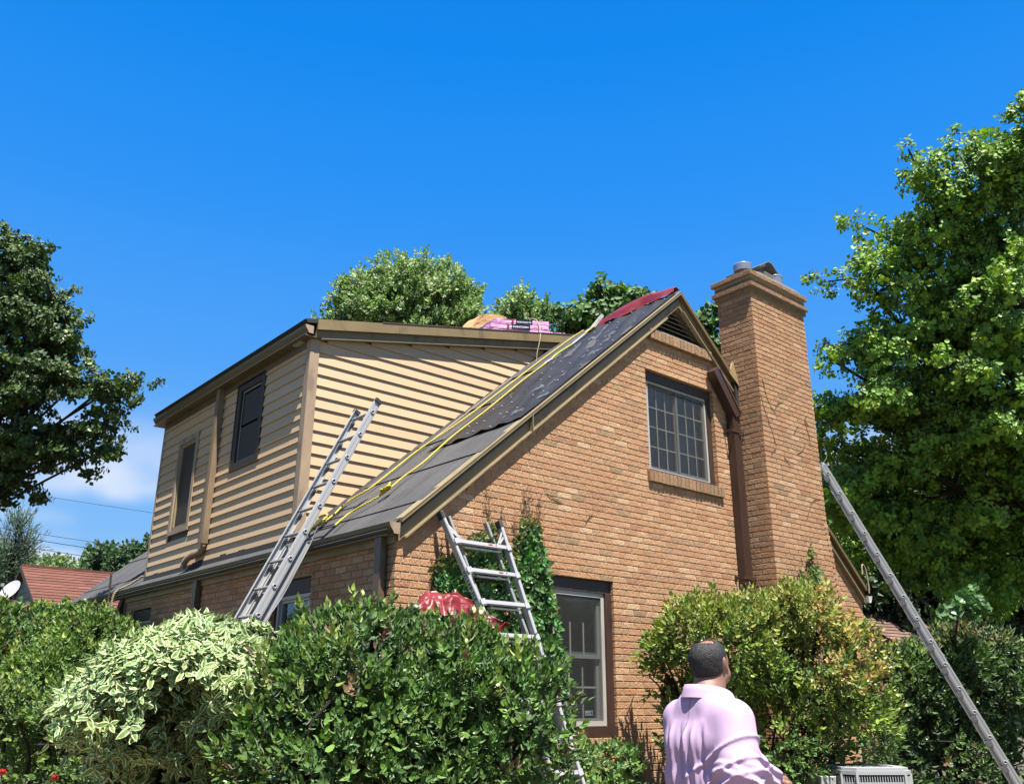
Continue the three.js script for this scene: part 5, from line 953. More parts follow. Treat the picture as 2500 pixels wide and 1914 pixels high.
// --- creeper climbing the gable wall behind the folding ladder
{
  const s = thing('wall_creeper', 'green creeper climbing the gable wall left of the lower window', 'climbing plant');
  const K = kit(5, .02, 'whorl', plainLeaf(.088, .046, { n: 4, fold: .25, curl: .9, prof: t => Math.sin(Math.PI * Math.pow(t, .7)) }), 3, 1700);
  const sp = [], prof = [[.42, 1.9, 2.80], [.60, 1.6, 2.86], [.78, 1.3, 3.0], [.93, 1.0, 3.12], [1.02, 1.0, 3.25], [1.10, 1.0, 3.02], [1.25, 1.0, 2.95], [1.36, .8, 3.06], [1.5, .8, 3.3], [1.62, .7, 3.3], [1.72, .7, 2.95], [1.83, .6, 2.55], [1.88, .6, 2.3]];
  const topAt = x => { let k = 0; while (k < prof.length - 2 && prof[k + 1][0] < x) k++; const t = Math.min(1, Math.max(0, (x - prof[k][0]) / (prof[k + 1][0] - prof[k][0]))); return [mix(prof[k][1], prof[k + 1][1], t), mix(prof[k][2], prof[k + 1][2], t)]; };
  while (sp.length < 2300) { const x = rr(.40, 1.90), [lo, hi] = topAt(x), y = mix(lo - .6, hi, 1 - Math.pow(rnd(), 1.2) * 1) + .05 * gauss(); if (y > hi + .02 && rnd() < .9) continue; const th = .05 + .15 * smooth(hi, hi - .4, y), z = rr(.02, th); const c = pick(y > hi - .12 ? [[.10, .14, .03], [.13, .15, .04]] : [[.045, .145, .022], [.065, .17, .022], [.04, .115, .02]]); sp.push({ p: V(x, y, z), d: V(rr(-.5, .5), rr(-.5, .3), 1).normalize(), r: rnd() * 6.28, s: rr(.65, 1.1), c: c.map(v => v * rr(.8, 1.2)), ins: z > .08 ? 1 : .5 }); }
  dress(s, sp, K.geos, K.L, K.ms, K.singles, LM.gloss);
  const st = []; for (let i = 0; i < 16; i++) { const x = rr(.5, 1.8), [, h] = topAt(x); const p = [V(x + rr(-.2, .2), .4, .02)]; for (let y = .8; y < h; y += .35) p.push(V(x + rr(-.06, .06), y, .018)); if (p.length > 2) st.push(tubeGeo(p, .006, 5)); } mesh('stem', merged(st), M.bark, s);
  // its dying tips, brown and curled
  const dk = kit(6, .10, 'opposite', plainLeaf(.035, .014, { n: 3, fold: .6, curl: 1.2 }), 2, 1900), dl = [];
  for (const [x, y0, y1] of [[1.02, 3.1, 3.52], [1.10, 3.0, 3.2], [1.20, 3.0, 3.4], [1.24, 3.0, 3.28], [1.36, 3.0, 3.35], [1.50, 3.2, 3.68], [1.56, 3.2, 3.62], [1.70, 3.0, 3.60], [1.65, 3.2, 3.45], [.46, 2.75, 3.0], [.40, 2.5, 2.8], [.30, 2.35, 2.5], [.84, 2.95, 3.1]]) for (let y = y0; y < y1; y += .022) { const t = (y - y0) / (y1 - y0), c = t > .5 || rnd() < .5 ? [.20, .105, .045] : [.17, .17, .05]; dl.push({ p: V(x + rr(-.03, .03) * (1 - t * .6), y, rr(.01, .05)), d: V(rr(-.6, .6), 1, rr(.0, .5)).normalize(), r: rnd() * 6, s: rr(.6, 1.2) * (1 - t * .45), c: c.map(v => v * rr(.7, 1.2)) }); }
  inst('withered_leaves', dk.geos[0], LM.soft, dl, s, 'stuff');
}
// --- low creeper under the lower window, and the border plants at the wall foot
{
  const s = thing('low_creeper', 'bright green low creeper under the sill of the lower window', 'climbing plant');
  const K = kit(7, .10, 'opposite', plainLeaf(.075, .036, { n: 4, fold: .2, curl: .6 }), 2, 2100), blobs = [[2.0, .92, .25, .45, .30, .22], [2.45, .95, .25, .42, .24, .2], [2.2, .5, .35, .6, .4, .3], [2.62, 1.02, .15, .22, .13, .12], [1.6, .6, .5, .5, .4, .3]];
  const sp = fill(blobs, 900, { skin: .8, gap: .36, up: .2, col: [[.10, .20, .03], [.07, .17, .03], [.14, .22, .035]], size: [.75, 1.2] });
  dress(s, sp, K.geos, K.L, K.ms, K.singles, LM.gloss, 140);
  const t = thing('border_plants', 'dark strap-leaved border plants along the foot of the gable wall', 'plants'); t.userData.kind = 'stuff'; delete t.userData.category;
  const K2 = kit(6, .06, 'opposite', plainLeaf(.12, .022, { n: 4, fold: .4, curl: 1 }), 2, 2200), l2 = []; for (let i = 0; i < 420; i++) l2.push({ p: V(rr(2.3, 4.4), rr(.1, .78) , rr(.15, .75)), d: V(rr(-.5, .5), 1, rr(-.3, .6)).normalize(), r: rnd() * 6, s: rr(.6, 1.2), c: pick([[.045, .085, .03], [.06, .10, .04]]) }); inst('foliage', K2.geos[0], LM.gloss, l2, t, 'stuff');
}
// --- yellow-green bush before the chimney, and the spray of it climbing the stack
{
  const s = thing('golden_bush', 'yellow-green leafy bush in front of the chimney, behind the man', 'bush');
  const D = 8.9, blobs = [[...P3(1830, 1590, D), .75, .52, .55], [...P3(1990, 1640, D), .70, .55, .55], [...P3(1720, 1560, D), .48, .38, .4], [...P3(2060, 1760, D - .1), .55, .60, .5], [...P3(1900, 1800, D - .2), .9, .65, .6], [...P3(1730, 1800, D - .1), .55, .6, .5], [...P3(1640, 1600, D + .1), .26, .20, .22], [...P3(1620, 1660, D + .1), .22, .16, .2], [...P3(1900, 2000, D - .1), .95, .7, .6], [...P3(1960, 1500, D), .36, .24, .3], [...P3(2090, 1620, D), .36, .34, .35]];
  const K = kit(8, .16, 'opposite', plainLeaf(.082, .037, { n: 3, fold: .25, curl: .5 }), 3, 2500);
  const sp = fill(blobs, 4800, { skin: .75, gap: .46, gf: 2.8, low: [1.2, 2.45], thin: .22, up: .45, size: [.8, 1.15], col: [[.12, .20, .012], [.155, .225, .014], [.095, .18, .014]], inner: .18 });
  for (const o of sp) { const k = smooth(1.9, 2.5, o.p.y), q = project(o.p); if (k > rnd()) o.c = pick([[.20, .25, .03], [.17, .23, .03], [.25, .26, .04]]); if (q[0] > 1980 && q[0] < 2160 && q[1] > 1470 && q[1] < 1680 && rnd() < .5) o.c = pick([[.34, .27, .05], [.36, .24, .06], [.30, .28, .05]]); if (q[1] > 1800) o.c = pick(GREENS); }
  dress(s, sp, K.geos, K.L, K.ms, K.singles, LM.gloss); stems(s, at(1880, 1900, D).setY(0), blobs, 46, .012);
  // bare leggy branches at its left edge
  const br = []; for (let i = 0; i < 14; i++) { const a = at(rr(1690, 1780), rr(1640, 1820), D + .1), b = at(rr(1590, 1640), rr(1560, 1720), D + .15); br.push(tubeGeo([a, a.clone().lerp(b, .5).add(V(rr(-.05, .05), rr(-.02, .1), 0)), b], .006, 5, 8)); } mesh('branch', merged(br), M.twig, s);
  const c = thing('chimney_creeper', 'thin green creeper climbing the lower chimney face', 'climbing plant'), K2 = kit(5, .03, 'whorl', plainLeaf(.07, .042, { n: 3, fold: .25, curl: .8 }), 2, 2700), l = [];
  for (const [x, y0, y1, w, n] of [[1985, 1470, 1350, 12, 150], [1975, 1465, 1400, 16, 120], [1955, 1470, 1360, 5, 40], [1978, 1370, 1318, 3, 18]]) for (let i = 0; i < n; i++) { const t = rnd(), y = mix(y0, y1, t), p = onZ(x + gauss() * w * (1 - .6 * t) + (y1 - y) * .04, y, CH.z1 + rr(.015, .06)); const top = t > .72; l.push({ p, d: V(rr(-.5, .5), rr(-.2, .6), 1).normalize(), r: rnd() * 6, s: rr(.5, .95) * (top ? .55 : 1), c: top ? [.19, .12, .04] : pick([[.14, .21, .03], [.10, .18, .03]]), ins: 1 }); }
  dress(c, l, K2.geos, K2.L, K2.ms, K2.singles, LM.soft, 100);
}
// --- dark bush at the right, beyond the long ladder
{
  const s = thing('dark_bush', 'dark glossy bush at the right behind the long ladder', 'bush'), D = 13;
  const blobs = [[...P3(2330, 1680, D), 1.0, .85, .8], [...P3(2440, 1700, D), .7, .8, .7], [...P3(2210, 1720, D - .3), .6, .8, .7], [...P3(2300, 1850, D - .4), 1.2, .9, .8], [...P3(2410, 1600, D), .5, .36, .45], [...P3(2150, 1850, D - .8), .6, .7, .6], [...P3(2470, 1840, D - .1), .5, .7, .6], [...P3(2210, 1680, D), .42, .38, .4]];
  const K = kit(8, .18, 'opposite', plainLeaf(.108, .048, { n: 3, fold: .3, curl: .5 }), 3, 2900);
  const sp = fill(blobs, 4600, { skin: .75, gap: .48, gf: 2.0, low: [1.2, 2.7], up: .35, size: [.8, 1.2], col: [[.045, .105, .014], [.065, .13, .016], [.04, .09, .014]], inner: .2 });
  for (const o of sp) { if (o.p.y > 2.3 && rnd() < .45) o.c = pick([[.12, .13, .03], [.16, .08, .04], [.09, .13, .03]]); }
  dress(s, sp, K.geos, K.L, K.ms, K.singles, LM.gloss); stems(s, at(2330, 1900, D).setY(0), blobs, 40, .016);
  // a bright grape-like spray standing out of its top
  const v = thing('bright_sapling', 'bright green leafy spray rising from the top of the right bush', 'plant'), K2 = kit(6, .10, 'whorl', plainLeaf(.14, .12, { n: 5, fold: .15, curl: .7, prof: lobed }), 2, 3000), l = []; for (let i = 0; i < 26; i++) { const p = at(2345 + gauss() * 30, 1485 + gauss() * 16, 12.4 + rr(-.2, .2)); l.push({ p, d: V(rr(-.6, .2), rr(-.1, .7), rr(0, .8)).normalize(), r: rnd() * 6, s: rr(.7, 1.15), c: pick([[.055, .15, .03], [.045, .12, .025]]), ins: 1 }); } dress(v, l, K2.geos, K2.L, K2.ms, K2.singles, LM.gloss, 60); mesh('stem', tubeGeo([at(2335, 1800, 12.8).setY(0), at(2335, 1600, 12.6), at(2345, 1480, 12.4)], .016, 6), M.bark, v);
}
// --- ivy mass at the left end of the house, and shrubs below it
{
  const s = thing('ivy_mass', 'dense ivy covering the corner at the far left end of the house', 'ivy');
  const blobs = [[...P3(150, 1590, 12), .75, .5, .7], [...P3(60, 1600, 11.5), .8, .55, .7], [...P3(205, 1540, 13), .36, .30, .5], [...P3(140, 1700, 11), 1.0, .9, .7], [...P3(30, 1720, 10.5), .9, .9, .7], [...P3(215, 1640, 12.2), .32, .5, .4], [...P3(-40, 1640, 10.5), .7, .7, .6], [...P3(120, 1900, 10.6), 1.2, .9, .7], [...P3(110, 1530, 12), .5, .2, .4]];
  const K = kit(8, .14, 'opposite', plainLeaf(.092, .062, { n: 3, fold: .2, curl: .7 }), 3, 3100);
  const sp = fill(blobs, 6200, { skin: .8, gap: .42, gf: 1.9, low: [1.2, 2.3], up: .25, droop: .2, size: [.8, 1.2], col: [[.06, .15, .016], [.085, .175, .018], [.045, .115, .016], [.11, .19, .02]], inner: .16 });
  dress(s, sp, K.geos, K.L, K.ms, K.singles, LM.gloss, 296); stems(s, at(140, 1850, 11).setY(0), blobs, 24, .014);
  const b = thing('soft_shrub', 'mid green shrub left of the variegated shrub', 'shrub'), bl = [[...P3(215, 1640, 8), .42, .5, .45], [...P3(130, 1720, 7.6), .5, .5, .45], [...P3(60, 1830, 7), .6, .55, .5], [...P3(200, 1850, 6.8), .5, .6, .5], [...P3(100, 2000, 7), .8, .7, .6], [...P3(290, 1950, 6.4), .5, .6, .5]];
  const K2 = kit(8, .12, 'opposite', plainLeaf(.062, .030, { n: 3, fold: .25, curl: .6 }), 3, 3300);
  const sp2 = fill(bl, 3900, { skin: .76, gap: .45, gf: 2.6, low: [1.3, 2.0], up: .3, droop: .15, col: [[.085, .17, .014], [.11, .19, .016], [.065, .135, .014]], inner: .2 });
  dress(b, sp2, K2.geos, K2.L, K2.ms, K2.singles, LM.soft, 240); stems(b, at(150, 1900, 7.3).setY(0), bl, 30, .012);
  // two red blossoms peeping up at the bottom corner
  [[4, 1893, 5.6, 'red flower at the left edge of the shrubs'], [131, 1907, 5.6, 'red flower below the left shrubs, right of the other red flower']].forEach(([x, y, d, lb], k) => { const f = thing('red_flower', lb, 'flower', at(x, y, d), 0, 'red garden flowers'); for (let i = 0; i < 6; i++) { const g = new GB(); leafTris(g, .045, .035, { n: 3, fold: .2, curl: .6, mat: new THREE.Matrix4().makeRotationY(i * 1.05).multiply(new THREE.Matrix4().makeRotationX(.7)) }); mesh('petal', g.geo(), std(.75, .05, .025, .6), f); } const h = f.position.y; mesh('stalk', tubeGeo([V(0, 0, 0), V(.02, -h * .5, 0), V(.03, -h, 0)], .004, 5), std(.05, .1, .03, .8), f); });
}
// ------------------------------------------------------------------ trees
// trunk and limbs, then twig clumps hung on limb ends through the crown's lobes
function tree(name, label, base, lobes, o) {
  const { clumps = 160, per = 60, kit: K, mat = LM.tree, cols, cr = [.5, .32], trunk = .25, up = .25, droop = .35, barkM = M.bark, leaves = 0, group, limbs = 1, flat = .6 } = o;
  const t = thing(name, label, 'tree', [0, 0, 0], 0, group), cs = [];
  const vol = lobes.map(b => b[3] ** 2), tot = vol.reduce((a, b) => a + b, 0);
  for (let i = 0; i < clumps; i++) { let r = rnd() * tot, k = 0; while ((r -= vol[k]) > 0 && k < lobes.length - 1) k++; const b = lobes[k], u = rr(-.85, 1), a = rnd() * 6.283, q = Math.sqrt(1 - u * u), rad = b[3] * .8 * mix(.35, 1, Math.sqrt(rnd())), y = b[4] ?? b[3]; cs.push({ c: V(b[0] + q * Math.cos(a) * rad, b[1] + u * y * rad / b[3], b[2] + q * Math.sin(a) * rad), o: V(q * Math.cos(a), u, q * Math.sin(a)), s: rr(.6, 1.3) * Math.min(1, .55 + b[3] * .5) }); }
  const top = V(lobes[0][0], lobes[0][1], lobes[0][2]), tubes = [], fork = base.clone().lerp(top, .45); fork.x = mix(base.x, top.x, .25); fork.z = mix(base.z, top.z, .25);
  tubes.push(tubeGeo([base.clone().add(V(0, -.2, 0)), base.clone().lerp(fork, .5), fork], trunk, 9, 10), tubeGeo([fork.clone().add(V(0, -.1, 0)), fork.clone().lerp(top, .5).add(V(.2, 0, .1)), top], trunk * .55, 7, 10));
  lobes.forEach(b => { const c = V(b[0], b[1], b[2]); tubes.push(tubeGeo([fork.clone().add(V(0, rr(-.3, .6), 0)), fork.clone().lerp(c, .55).add(V(0, rr(.1, .4), 0)), c], trunk * (o.limbR ?? .3), 6, 8)); });
  mesh('trunk', merged(tubes), barkM, t);
  const tw = []; const L = []; const e = cr[0];
  for (const k of cs) {
    if (limbs) { const near = lobes.reduce((a, b) => V(b[0], b[1], b[2]).distanceTo(k.c) < V(a[0], a[1], a[2]).distanceTo(k.c) ? b : a), c = V(near[0], near[1], near[2]); tw.push(tubeGeo([c, c.clone().lerp(k.c, .5).add(V(0, .08, 0)), k.c.clone().addScaledVector(k.o, e * .5)], trunk * .075, 4, 5)); }
    const ax = V(k.o.x, k.o.y * .55 + .12, k.o.z).normalize(), lat = ax.clone().cross(Y).normalize(), nor = lat.clone().cross(ax), np = Math.round(per * k.s * k.s);
    for (let i = 0; i < np; i++) { // a tapering, slightly drooping plate of twigs along its branch
      const t = rr(-.75, 1), tap = Math.sqrt(Math.max(.05, 1 - Math.max(0, t) ** 1.6)) * (t < -.3 ? .7 : 1), a = rnd() * 6.283, rad = Math.sqrt(rnd()), l = Math.cos(a) * rad, h = Math.sin(a) * rad;
      const p = k.c.clone().addScaledVector(ax, t * e * 1.35 * k.s).addScaledVector(lat, l * e * .78 * tap * k.s).addScaledVector(nor, h * cr[1] * tap * k.s); p.y -= .22 * cr[1] * (l * l + t * t);
      const dd = ax.clone().multiplyScalar(.35 + t * .6).addScaledVector(lat, l * .7).addScaledVector(Y, h * flat + up).add(V(rr(-.35, .35), rr(-.3, .3) - droop * rad * .5, rr(-.35, .35))).normalize(); const c = pick(cols), kk = rr(.78, 1.22); L.push({ p, d: dd, r: rnd() * 6.283, s: rr(.75, 1.2), c: c.map(v => v * kk), ins: rad }); }
  }
  if (tw.length) mesh('limb', merged(tw), barkM, t);
  const crown = grp('crown', t);
  if (leaves) dress(crown, L, K.geos, K.L, K.ms, K.singles, mat, leaves); else K.geos.forEach((g, v) => inst('foliage', g, mat, L.filter((_, i) => i % K.geos.length === v), crown, 'stuff'));
  return t;
}
const maple = (len, n = 6) => kit(n, len * 1.5, 'droop', plainLeaf(len, len * .82, { n: 4, fold: .28, curl: .9, prof: lobed }), 4, 4000 + Math.round(len * 1000));
const LB = (px, py, d, r, y) => [...P3(px, py, d), r, y ?? r];
{
  const D = 17;
  tree('maple_tree', 'tall bright green maple tree filling the right edge', at(2640, 1500, D).setY(0), [LB(2440, 560, D - .2, 1.7), LB(2480, 420, D - .2, .9), LB(2330, 520, D - .2, 1.0), LB(2250, 440, D, .55), LB(2215, 620, D, .85), LB(2110, 690, D, .5, .35), LB(2140, 720, D - .3, .5, .4), LB(2480, 800, D, 1.9), LB(2300, 800, D, 1.25), LB(2190, 830, D, .65, .5), LB(2110, 850, D, .45, .4), LB(2350, 1000, D - .2, 1.5), LB(2140, 960, D, 1.0), LB(2035, 880, D, .35), LB(2015, 960, D + .4, .45), LB(2005, 1090, D + .5, .5), LB(2040, 1000, D + .3, .7), LB(2110, 1120, D + .3, 1.15), LB(2330, 1200, D + .2, 1.5), LB(2500, 1150, D + .1, 1.6), LB(2050, 1220, D + .8, .9), LB(2180, 1310, D + 1.4, 1.3), LB(2330, 1360, D + 1.6, 1.5), LB(2480, 1350, D + 1.6, 1.6), LB(2420, 1000, D - .4, 1.3)],
    { clumps: 360, per: 66, kit: maple(.105), cols: [[.11, .23, .010], [.15, .28, .012], [.08, .18, .010], [.20, .31, .014]], cr: [.54, .26], trunk: .24, limbR: .13, leaves: 300 });
}
{
  const D = 14;
  tree('maple_tree', 'dark green maple tree reaching in from the left edge', at(-320, 1500, D).setY(0), [LB(-40, 800, D, 1.45), LB(40, 640, D, .62), LB(95, 690, D, .38), LB(110, 745, D, .42), LB(30, 760, D, .8), LB(130, 850, D, .35, .22), LB(10, 950, D, .95), LB(120, 960, D - .2, .38), LB(250, 950, D - .4, .42, .34), LB(190, 930, D - .3, .42, .4), LB(165, 870, D - .3, .22, .3), LB(215, 1040, D - .3, .48, .34), LB(150, 1060, D - .2, .4, .3), LB(60, 1090, D, .55, .4), LB(250, 1100, D - .3, .22, .14), LB(30, 1170, D, .4, .3), LB(-40, 1100, D, .9), LB(175, 705, D, .28, .16), LB(150, 770, D, .25, .14), LB(90, 610, D, .3), LB(295, 935, D - .4, .28, .14), LB(290, 1010, D - .4, .25, .14), LB(200, 1110, D - .3, .3, .18), LB(160, 830, D - .3, .2, .3), LB(45, 560, D, .25)],
    { clumps: 240, per: 46, kit: maple(.078), cols: [[.035, .08, .010], [.05, .10, .010], [.065, .115, .010], [.028, .065, .012]], cr: [.36, .10], trunk: .15, limbR: .14, droop: .2, flat: .25, up: .15 });
}
{
  const D = 30, K = kit(9, .34, 'opposite', plainLeaf(.15, .10, { n: 3, fold: .25, curl: .5 }), 3, 4700), cols = [[.17, .28, .055], [.22, .33, .09], [.14, .24, .05], [.33, .42, .20]];
  tree('poplar_tree', 'large grey-green tree standing behind the dormer roof', at(960, 1000, D).setY(0), [LB(930, 745, D, 1.5), LB(995, 675, D, 1.0), LB(860, 760, D, .8), LB(1060, 740, D, 1.1), LB(1125, 770, D, .9), LB(1085, 715, D, .8), LB(820, 800, D, .6), LB(880, 700, D, .5), LB(1010, 830, D, 2)], { clumps: 230, per: 30, kit: K, cols, cr: [.40, .24], trunk: .28, droop: .1 });
  tree('poplar_tree', 'small grey-green tree right of the large one, above the pink bundles', at(1270, 1000, D).setY(0), [LB(1265, 755, D, .5), LB(1300, 765, D, .45), LB(1240, 780, D, .4), LB(1280, 815, D, .8), LB(1320, 750, D, .22)], { clumps: 40, per: 26, kit: K, cols, cr: [.4, .34], trunk: .14, droop: .1 });
  const K2 = maple(.20, 6);
  tree('maple_tree', 'dark green maple tree rising behind the gable ridge', at(1560, 1000, 24).setY(0), [LB(1450, 760, 24, .85), LB(1462, 690, 24, .36), LB(1530, 730, 24, .34), LB(1400, 790, 24, .5), LB(1500, 830, 24, 1), LB(1600, 850, 24, .8), LB(1690, 860, 24, .6), LB(1745, 870, 24, .65), LB(1790, 850, 24, .5), LB(1720, 800, 24, .3)], { clumps: 110, per: 34, kit: K2, cols: [[.05, .13, .010], [.07, .155, .012], [.04, .10, .010]], cr: [.42, .22], trunk: .2 });
}
{ // far trees beyond the red-roofed garage
  const K = kit(8, .5, 'opposite', plainLeaf(.26, .17, { n: 2, fold: .25, curl: .4 }), 2, 5200);
  tree('round_tree', 'round dark green tree between the garage roof and the dormer', at(300, 1500, 38).setY(0), [LB(300, 1400, 38, 1.1, .8), LB(255, 1395, 38, .7), LB(345, 1370, 38, .8), LB(310, 1450, 38, 1.5, .9), LB(370, 1400, 38, 1)], { clumps: 80, per: 34, kit: K, cols: [[.035, .085, .022], [.045, .10, .025]], cr: [.45, .33], trunk: .2 });
  tree('feathery_tree', 'thin feathery pale green tree at the far left', at(35, 1500, 44).setY(0), [LB(28, 1320, 44, .45, 1.1), LB(40, 1290, 44, .3, .6), LB(60, 1330, 44, .4, .6), LB(20, 1370, 44, .8)], { clumps: 34, per: 22, kit: kit(8, .8, 'opposite', plainLeaf(.3, .05, { n: 2 }), 1, 5300), cols: [[.09, .15, .07], [.07, .13, .06]], cr: [.4, .5], trunk: .1, up: .9, droop: 0 });
  const spots = [[-10, 1400, 46, 'pale green bushy tree at the far left edge behind the garage'], [70, 1390, 50, 'pale green bushy tree behind the garage, left of its ridge'], [150, 1395, 52, 'bushy green tree behind the middle of the garage ridge'], [215, 1405, 54, 'bushy green tree behind the right of the garage ridge']];
  for (const [x, y, d, lb] of spots) tree('bushy_tree', lb, at(x, 1500, d).setY(0), [LB(x, y + 10, d, 1.4, 1.0), LB(x - 30, y + 40, d, 1.3), LB(x + 35, y + 42, d, 1.3), LB(x, y + 80, d, 1.8)], { clumps: 46, per: 26, kit: K, cols: [[.10, .17, .03], [.12, .19, .035], [.08, .14, .03]], cr: [.7, .5], trunk: .15, group: undefined });
  // wood closing the view behind the right-hand maple
  const w = thing('dark_wood', 'dark wood beneath and behind the right maple tree', null); delete w.userData.category; w.userData.kind = 'stuff';
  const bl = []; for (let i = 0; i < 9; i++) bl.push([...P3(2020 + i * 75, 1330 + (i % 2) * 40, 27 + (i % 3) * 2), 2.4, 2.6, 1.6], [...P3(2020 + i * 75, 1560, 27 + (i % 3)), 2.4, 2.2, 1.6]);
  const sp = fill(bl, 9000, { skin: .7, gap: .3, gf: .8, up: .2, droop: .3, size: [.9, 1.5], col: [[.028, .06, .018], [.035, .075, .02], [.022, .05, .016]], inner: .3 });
  K.geos.forEach((g, v) => inst('foliage', g, LM.tree, sp.filter((_, i) => i % 2 === v), w, 'stuff'));
}
// ------------------------------------------------------------------ neighbours, dish and wires
{
  const gA = at(65, 1382, 22), gz = gA.z, ry = gA.y, gx = gA.x;
  const g = thing('garage', 'low garage with red shingle roof and grey sided gable at far left', 'garage');
  const SLS = { 1: .53, '-1': .85 }, half = 2.3, ex = 8.5, roof = grp('roof', g);
  for (const s of [1, -1]) { // shingle courses as overlapping strips
    const sl = SLS[s], slab = new GB(); slab.prism([[0, ry - .02], [half * s, ry - half * sl - .02], [half * s, ry - half * sl - .1], [0, ry - .14]], gx - .12, gx + ex, (a, b, x) => V(x, b, gz + a)); mesh('deck', slab.geo(), M.shingle, roof);
    const rows = 15; for (let i = 0; i < rows; i++) { const a = i / rows * half, b = (i + 1.15) / rows * half; const k = rr(.85, 1.15), st = new GB(); let x = gx - .14; while (x < gx + ex) { const w = rr(.3, .5), kk = k * rr(.86, 1.12); st.face([V(x, ry - a * sl + .006, gz + a * s), V(x + w, ry - a * sl + .006, gz + a * s), V(x + w, ry - b * sl + .022, gz + b * s), V(x, ry - b * sl + .022, gz + b * s)], [kk, kk, kk]); x += w; } mesh('shingle', st.geo(), M.shingle, roof); }
  }
  mesh('ridge_cap', new GB().box(gx - .14, gx + ex, ry - .03, ry + .03, gz - .1, gz + .1).geo(), M.shingle, roof);
  const vl = new GB(); const a = V(gx + 2.05, ry + .03, gz + .03), b = V(gx + 3.05, ry - 1.5 * .53 + .05, gz + 1.5); vl.block(...bar(a, b, .09, .05, V(1, 0, 0))); mesh('valley_strip', vl.geo(), M.blackEdge, roof);
  const wl = new GB(); wl.prism([[-half + .15, 0], [half - .15, 0], [half - .15, ry - (half - .15) * .53 - .1], [0, ry - .12], [-half + .15, ry - (half - .15) * .85 - .1]], gx + .02, gx + ex - .1, (z, y, x) => V(x, y, gz + z)); mesh('wall', wl.geo(), std(.20, .19, .18, .8), g);
  for (let i = 0; i < 17; i++) { const y = ry - .5 - i * .17, h0 = Math.min(half - .15, (ry - .14 - (y + .17)) / .85), h1 = Math.min(half - .15, (ry - .14 - (y + .17)) / .53); if (h0 < .05 || y < .1) continue; mesh('siding_plank', new GB().prism([[0, 0], [.025, 0], [.003, .18], [0, .18]], gz - h0, gz + h1, (p, q, s) => V(gx + .018 - p, y + q, s)).geo(), std(.24, .225, .21, .7), g); }
  for (const s of [1, -1]) { const sl = SLS[s], r = new GB(); r.block(...bar(V(gx - .13, ry - .06, gz), V(gx - .13, ry - half * sl - .06, gz + half * s), .10, .03, V(0, 1, 0))); mesh('rake_board', r.geo(), std(.06, .05, .045, .7), g); }
  // satellite dish
  const dp = at(25, 1441, 20.5), d = thing('satellite_dish', 'white satellite dish beside the grey garage gable', 'satellite dish', dp);
  const pr = []; for (let i = 0; i <= 10; i++) { const r = .235 * i / 10; pr.push(new THREE.Vector2(r, r * r * .55)); } const dg = new THREE.LatheGeometry(pr, 32); dg.scale(1.1, 1, .9);
  const look = V(-.75, .42, .55).normalize(); dg.applyQuaternion(new THREE.Quaternion().setFromUnitVectors(Y, look)); mesh('reflector', withColor(dg, 1, 1, 1), std(.62, .63, .64, .45), d);
  mesh('feed_arm', tubeGeo([look.clone().multiplyScalar(-.02).add(V(0, -.2, 0)), look.clone().multiplyScalar(.2).add(V(0, -.18, .02)), look.clone().multiplyScalar(.30).add(V(0, -.06, .02))], .012, 6), M.aluDull, d);
  const lnb = new GB(); lnb.block(look.clone().multiplyScalar(.31).add(V(0, -.04, .02)), V(.03, 0, 0), V(0, .035, 0), V(0, 0, .05)); mesh('receiver', lnb.geo(), std(.4, .4, .4, .6), d);
  mesh('mast', tubeGeo([look.clone().multiplyScalar(-.03), look.clone().multiplyScalar(-.2).add(V(0, -.15, 0)), V(.25, -1.0, 0), V(.25, -dp.y, 0)], .025, 6), M.aluDull, d);
  // flat brown hut corner at the extreme left
  const hp = at(4, 1478, 16), h = thing('brown_shed', 'brown shed corner at the extreme left edge', 'shed', [hp.x - .9, 0, hp.z]); mesh('wall', boxGeo(-.75, .75, 0, hp.y - .12, -1, 1), std(.12, .08, .05, .9), h); const hr = new GB(); hr.box(-.95, .95, hp.y - .12, hp.y, -1.2, 1.2); mesh('roof', hr.geo(), std(.22, .15, .09, .9), h);
}
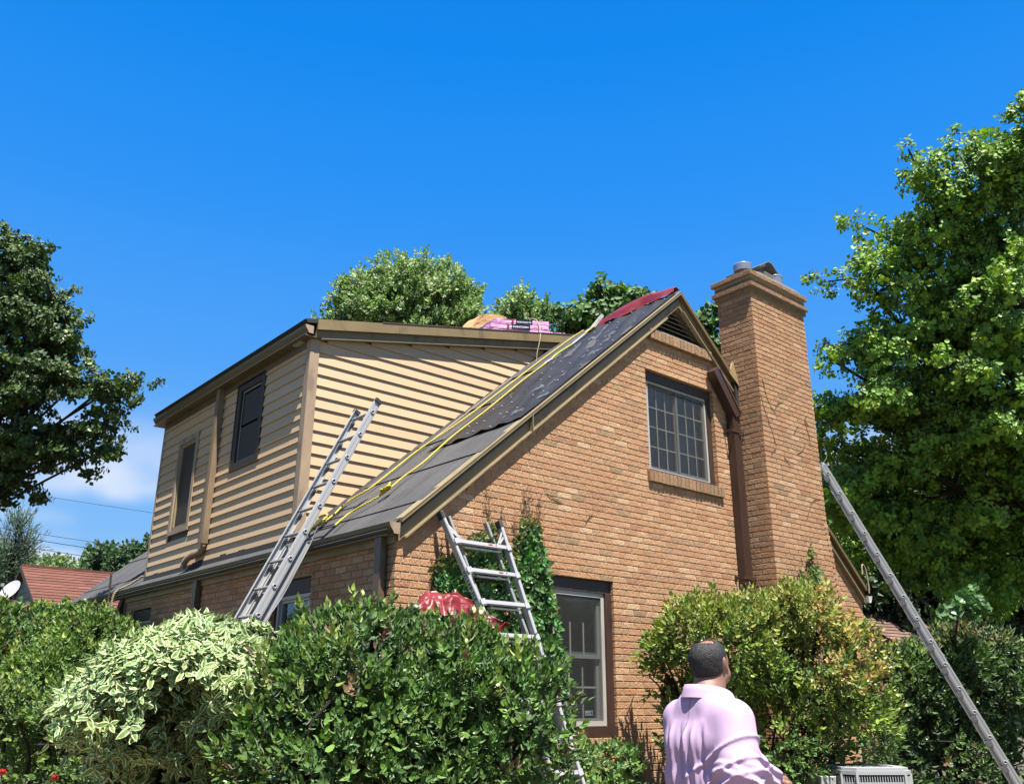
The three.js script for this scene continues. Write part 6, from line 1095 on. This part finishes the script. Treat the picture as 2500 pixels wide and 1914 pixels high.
{ // tan-roofed neighbour seen under the trees at the right
  const A = at(2122, 1494, 26), B = at(2500, 1486, 31), n = thing('neighbour_house', 'low neighbouring house with pinkish tan shingle roof at far right', 'house');
  const ax = B.clone().sub(A).setY(0).normalize(), pe = V(-ax.z, 0, ax.x); if (pe.dot(CAM.clone().sub(A)) < 0) pe.negate();
  const ry = A.y, P = (s, d, y) => V(A.x + ax.x * s + pe.x * d, y, A.z + ax.z * s + pe.z * d), roof = grp('roof', n), L = 11;
  const dk = new GB(); dk.face([P(-1.5, 0, ry - .05), P(L, 0, ry - .05), P(L, 4.2, ry - 2.5), P(-1.5, 4.2, ry - 2.5)]); dk.face([P(-1.5, 0, ry - .05), P(L, 0, ry - .05), P(L, -4.2, ry - 2.5), P(-1.5, -4.2, ry - 2.5)]); mesh('deck', dk.geo(), M.shingleTan, roof);
  for (let i = 0; i < 24; i++) { const a = i / 24 * 4.2, b = (i + 1.15) / 24 * 4.2, st = new GB(); let s = -1.5; while (s < L) { const w = rr(.3, .5), k = rr(.8, 1.15); st.face([P(s, a, ry - a * .583 + .0), P(s + w, a, ry - a * .583 + .0), P(s + w, b, ry - b * .583 + .025), P(s, b, ry - b * .583 + .025)], [k, k, k]); s += w; } mesh('shingle', st.geo(), M.shingleTan, roof); }
  const wl = new GB(); wl.face([P(-1.2, 3.9, 0), P(L - .2, 3.9, 0), P(L - .2, 3.9, ry - 2.3), P(-1.2, 3.9, ry - 2.3)]); wl.face([P(-1.2, -3.9, 0), P(-1.2, 3.9, 0), P(-1.2, 3.9, ry - 2.3), P(-1.2, 0, ry - .1), P(-1.2, -3.9, ry - 2.3)]); mesh('wall', wl.geo(), std(.3, .26, .22, .85), n);
}
{ // overhead wires from the left
  const W = [[[-40, 1188], [380, 1255], 'highest overhead wire, meeting the dormer wall'], [[-40, 1282], [240, 1327], 'overhead wire just above the lower pair at far left'], [[-40, 1296], [235, 1344], 'middle one of the three low overhead wires'], [[-40, 1318], [230, 1364], 'lowest overhead wire above the garage ridge']];
  W.forEach(([a, b, lb], i) => { const t = thing('overhead_wire', lb, 'wire', [0, 0, 0], 0, 'overhead wires at far left'), p = at(a[0] - 300, a[1] - 52, 30), q = at(b[0] + 260, b[1] + 34, 34), m = p.clone().lerp(q, .5).add(V(0, -.08, 0)); mesh('cable', tubeGeo([p, p.clone().lerp(q, .25).add(V(0, -.06, 0)), m, p.clone().lerp(q, .75).add(V(0, -.06, 0)), q], i ? .011 : .009, 5, 30), std(.05, .05, .055, .7), t); });
}
renderer.render(scene, camera);
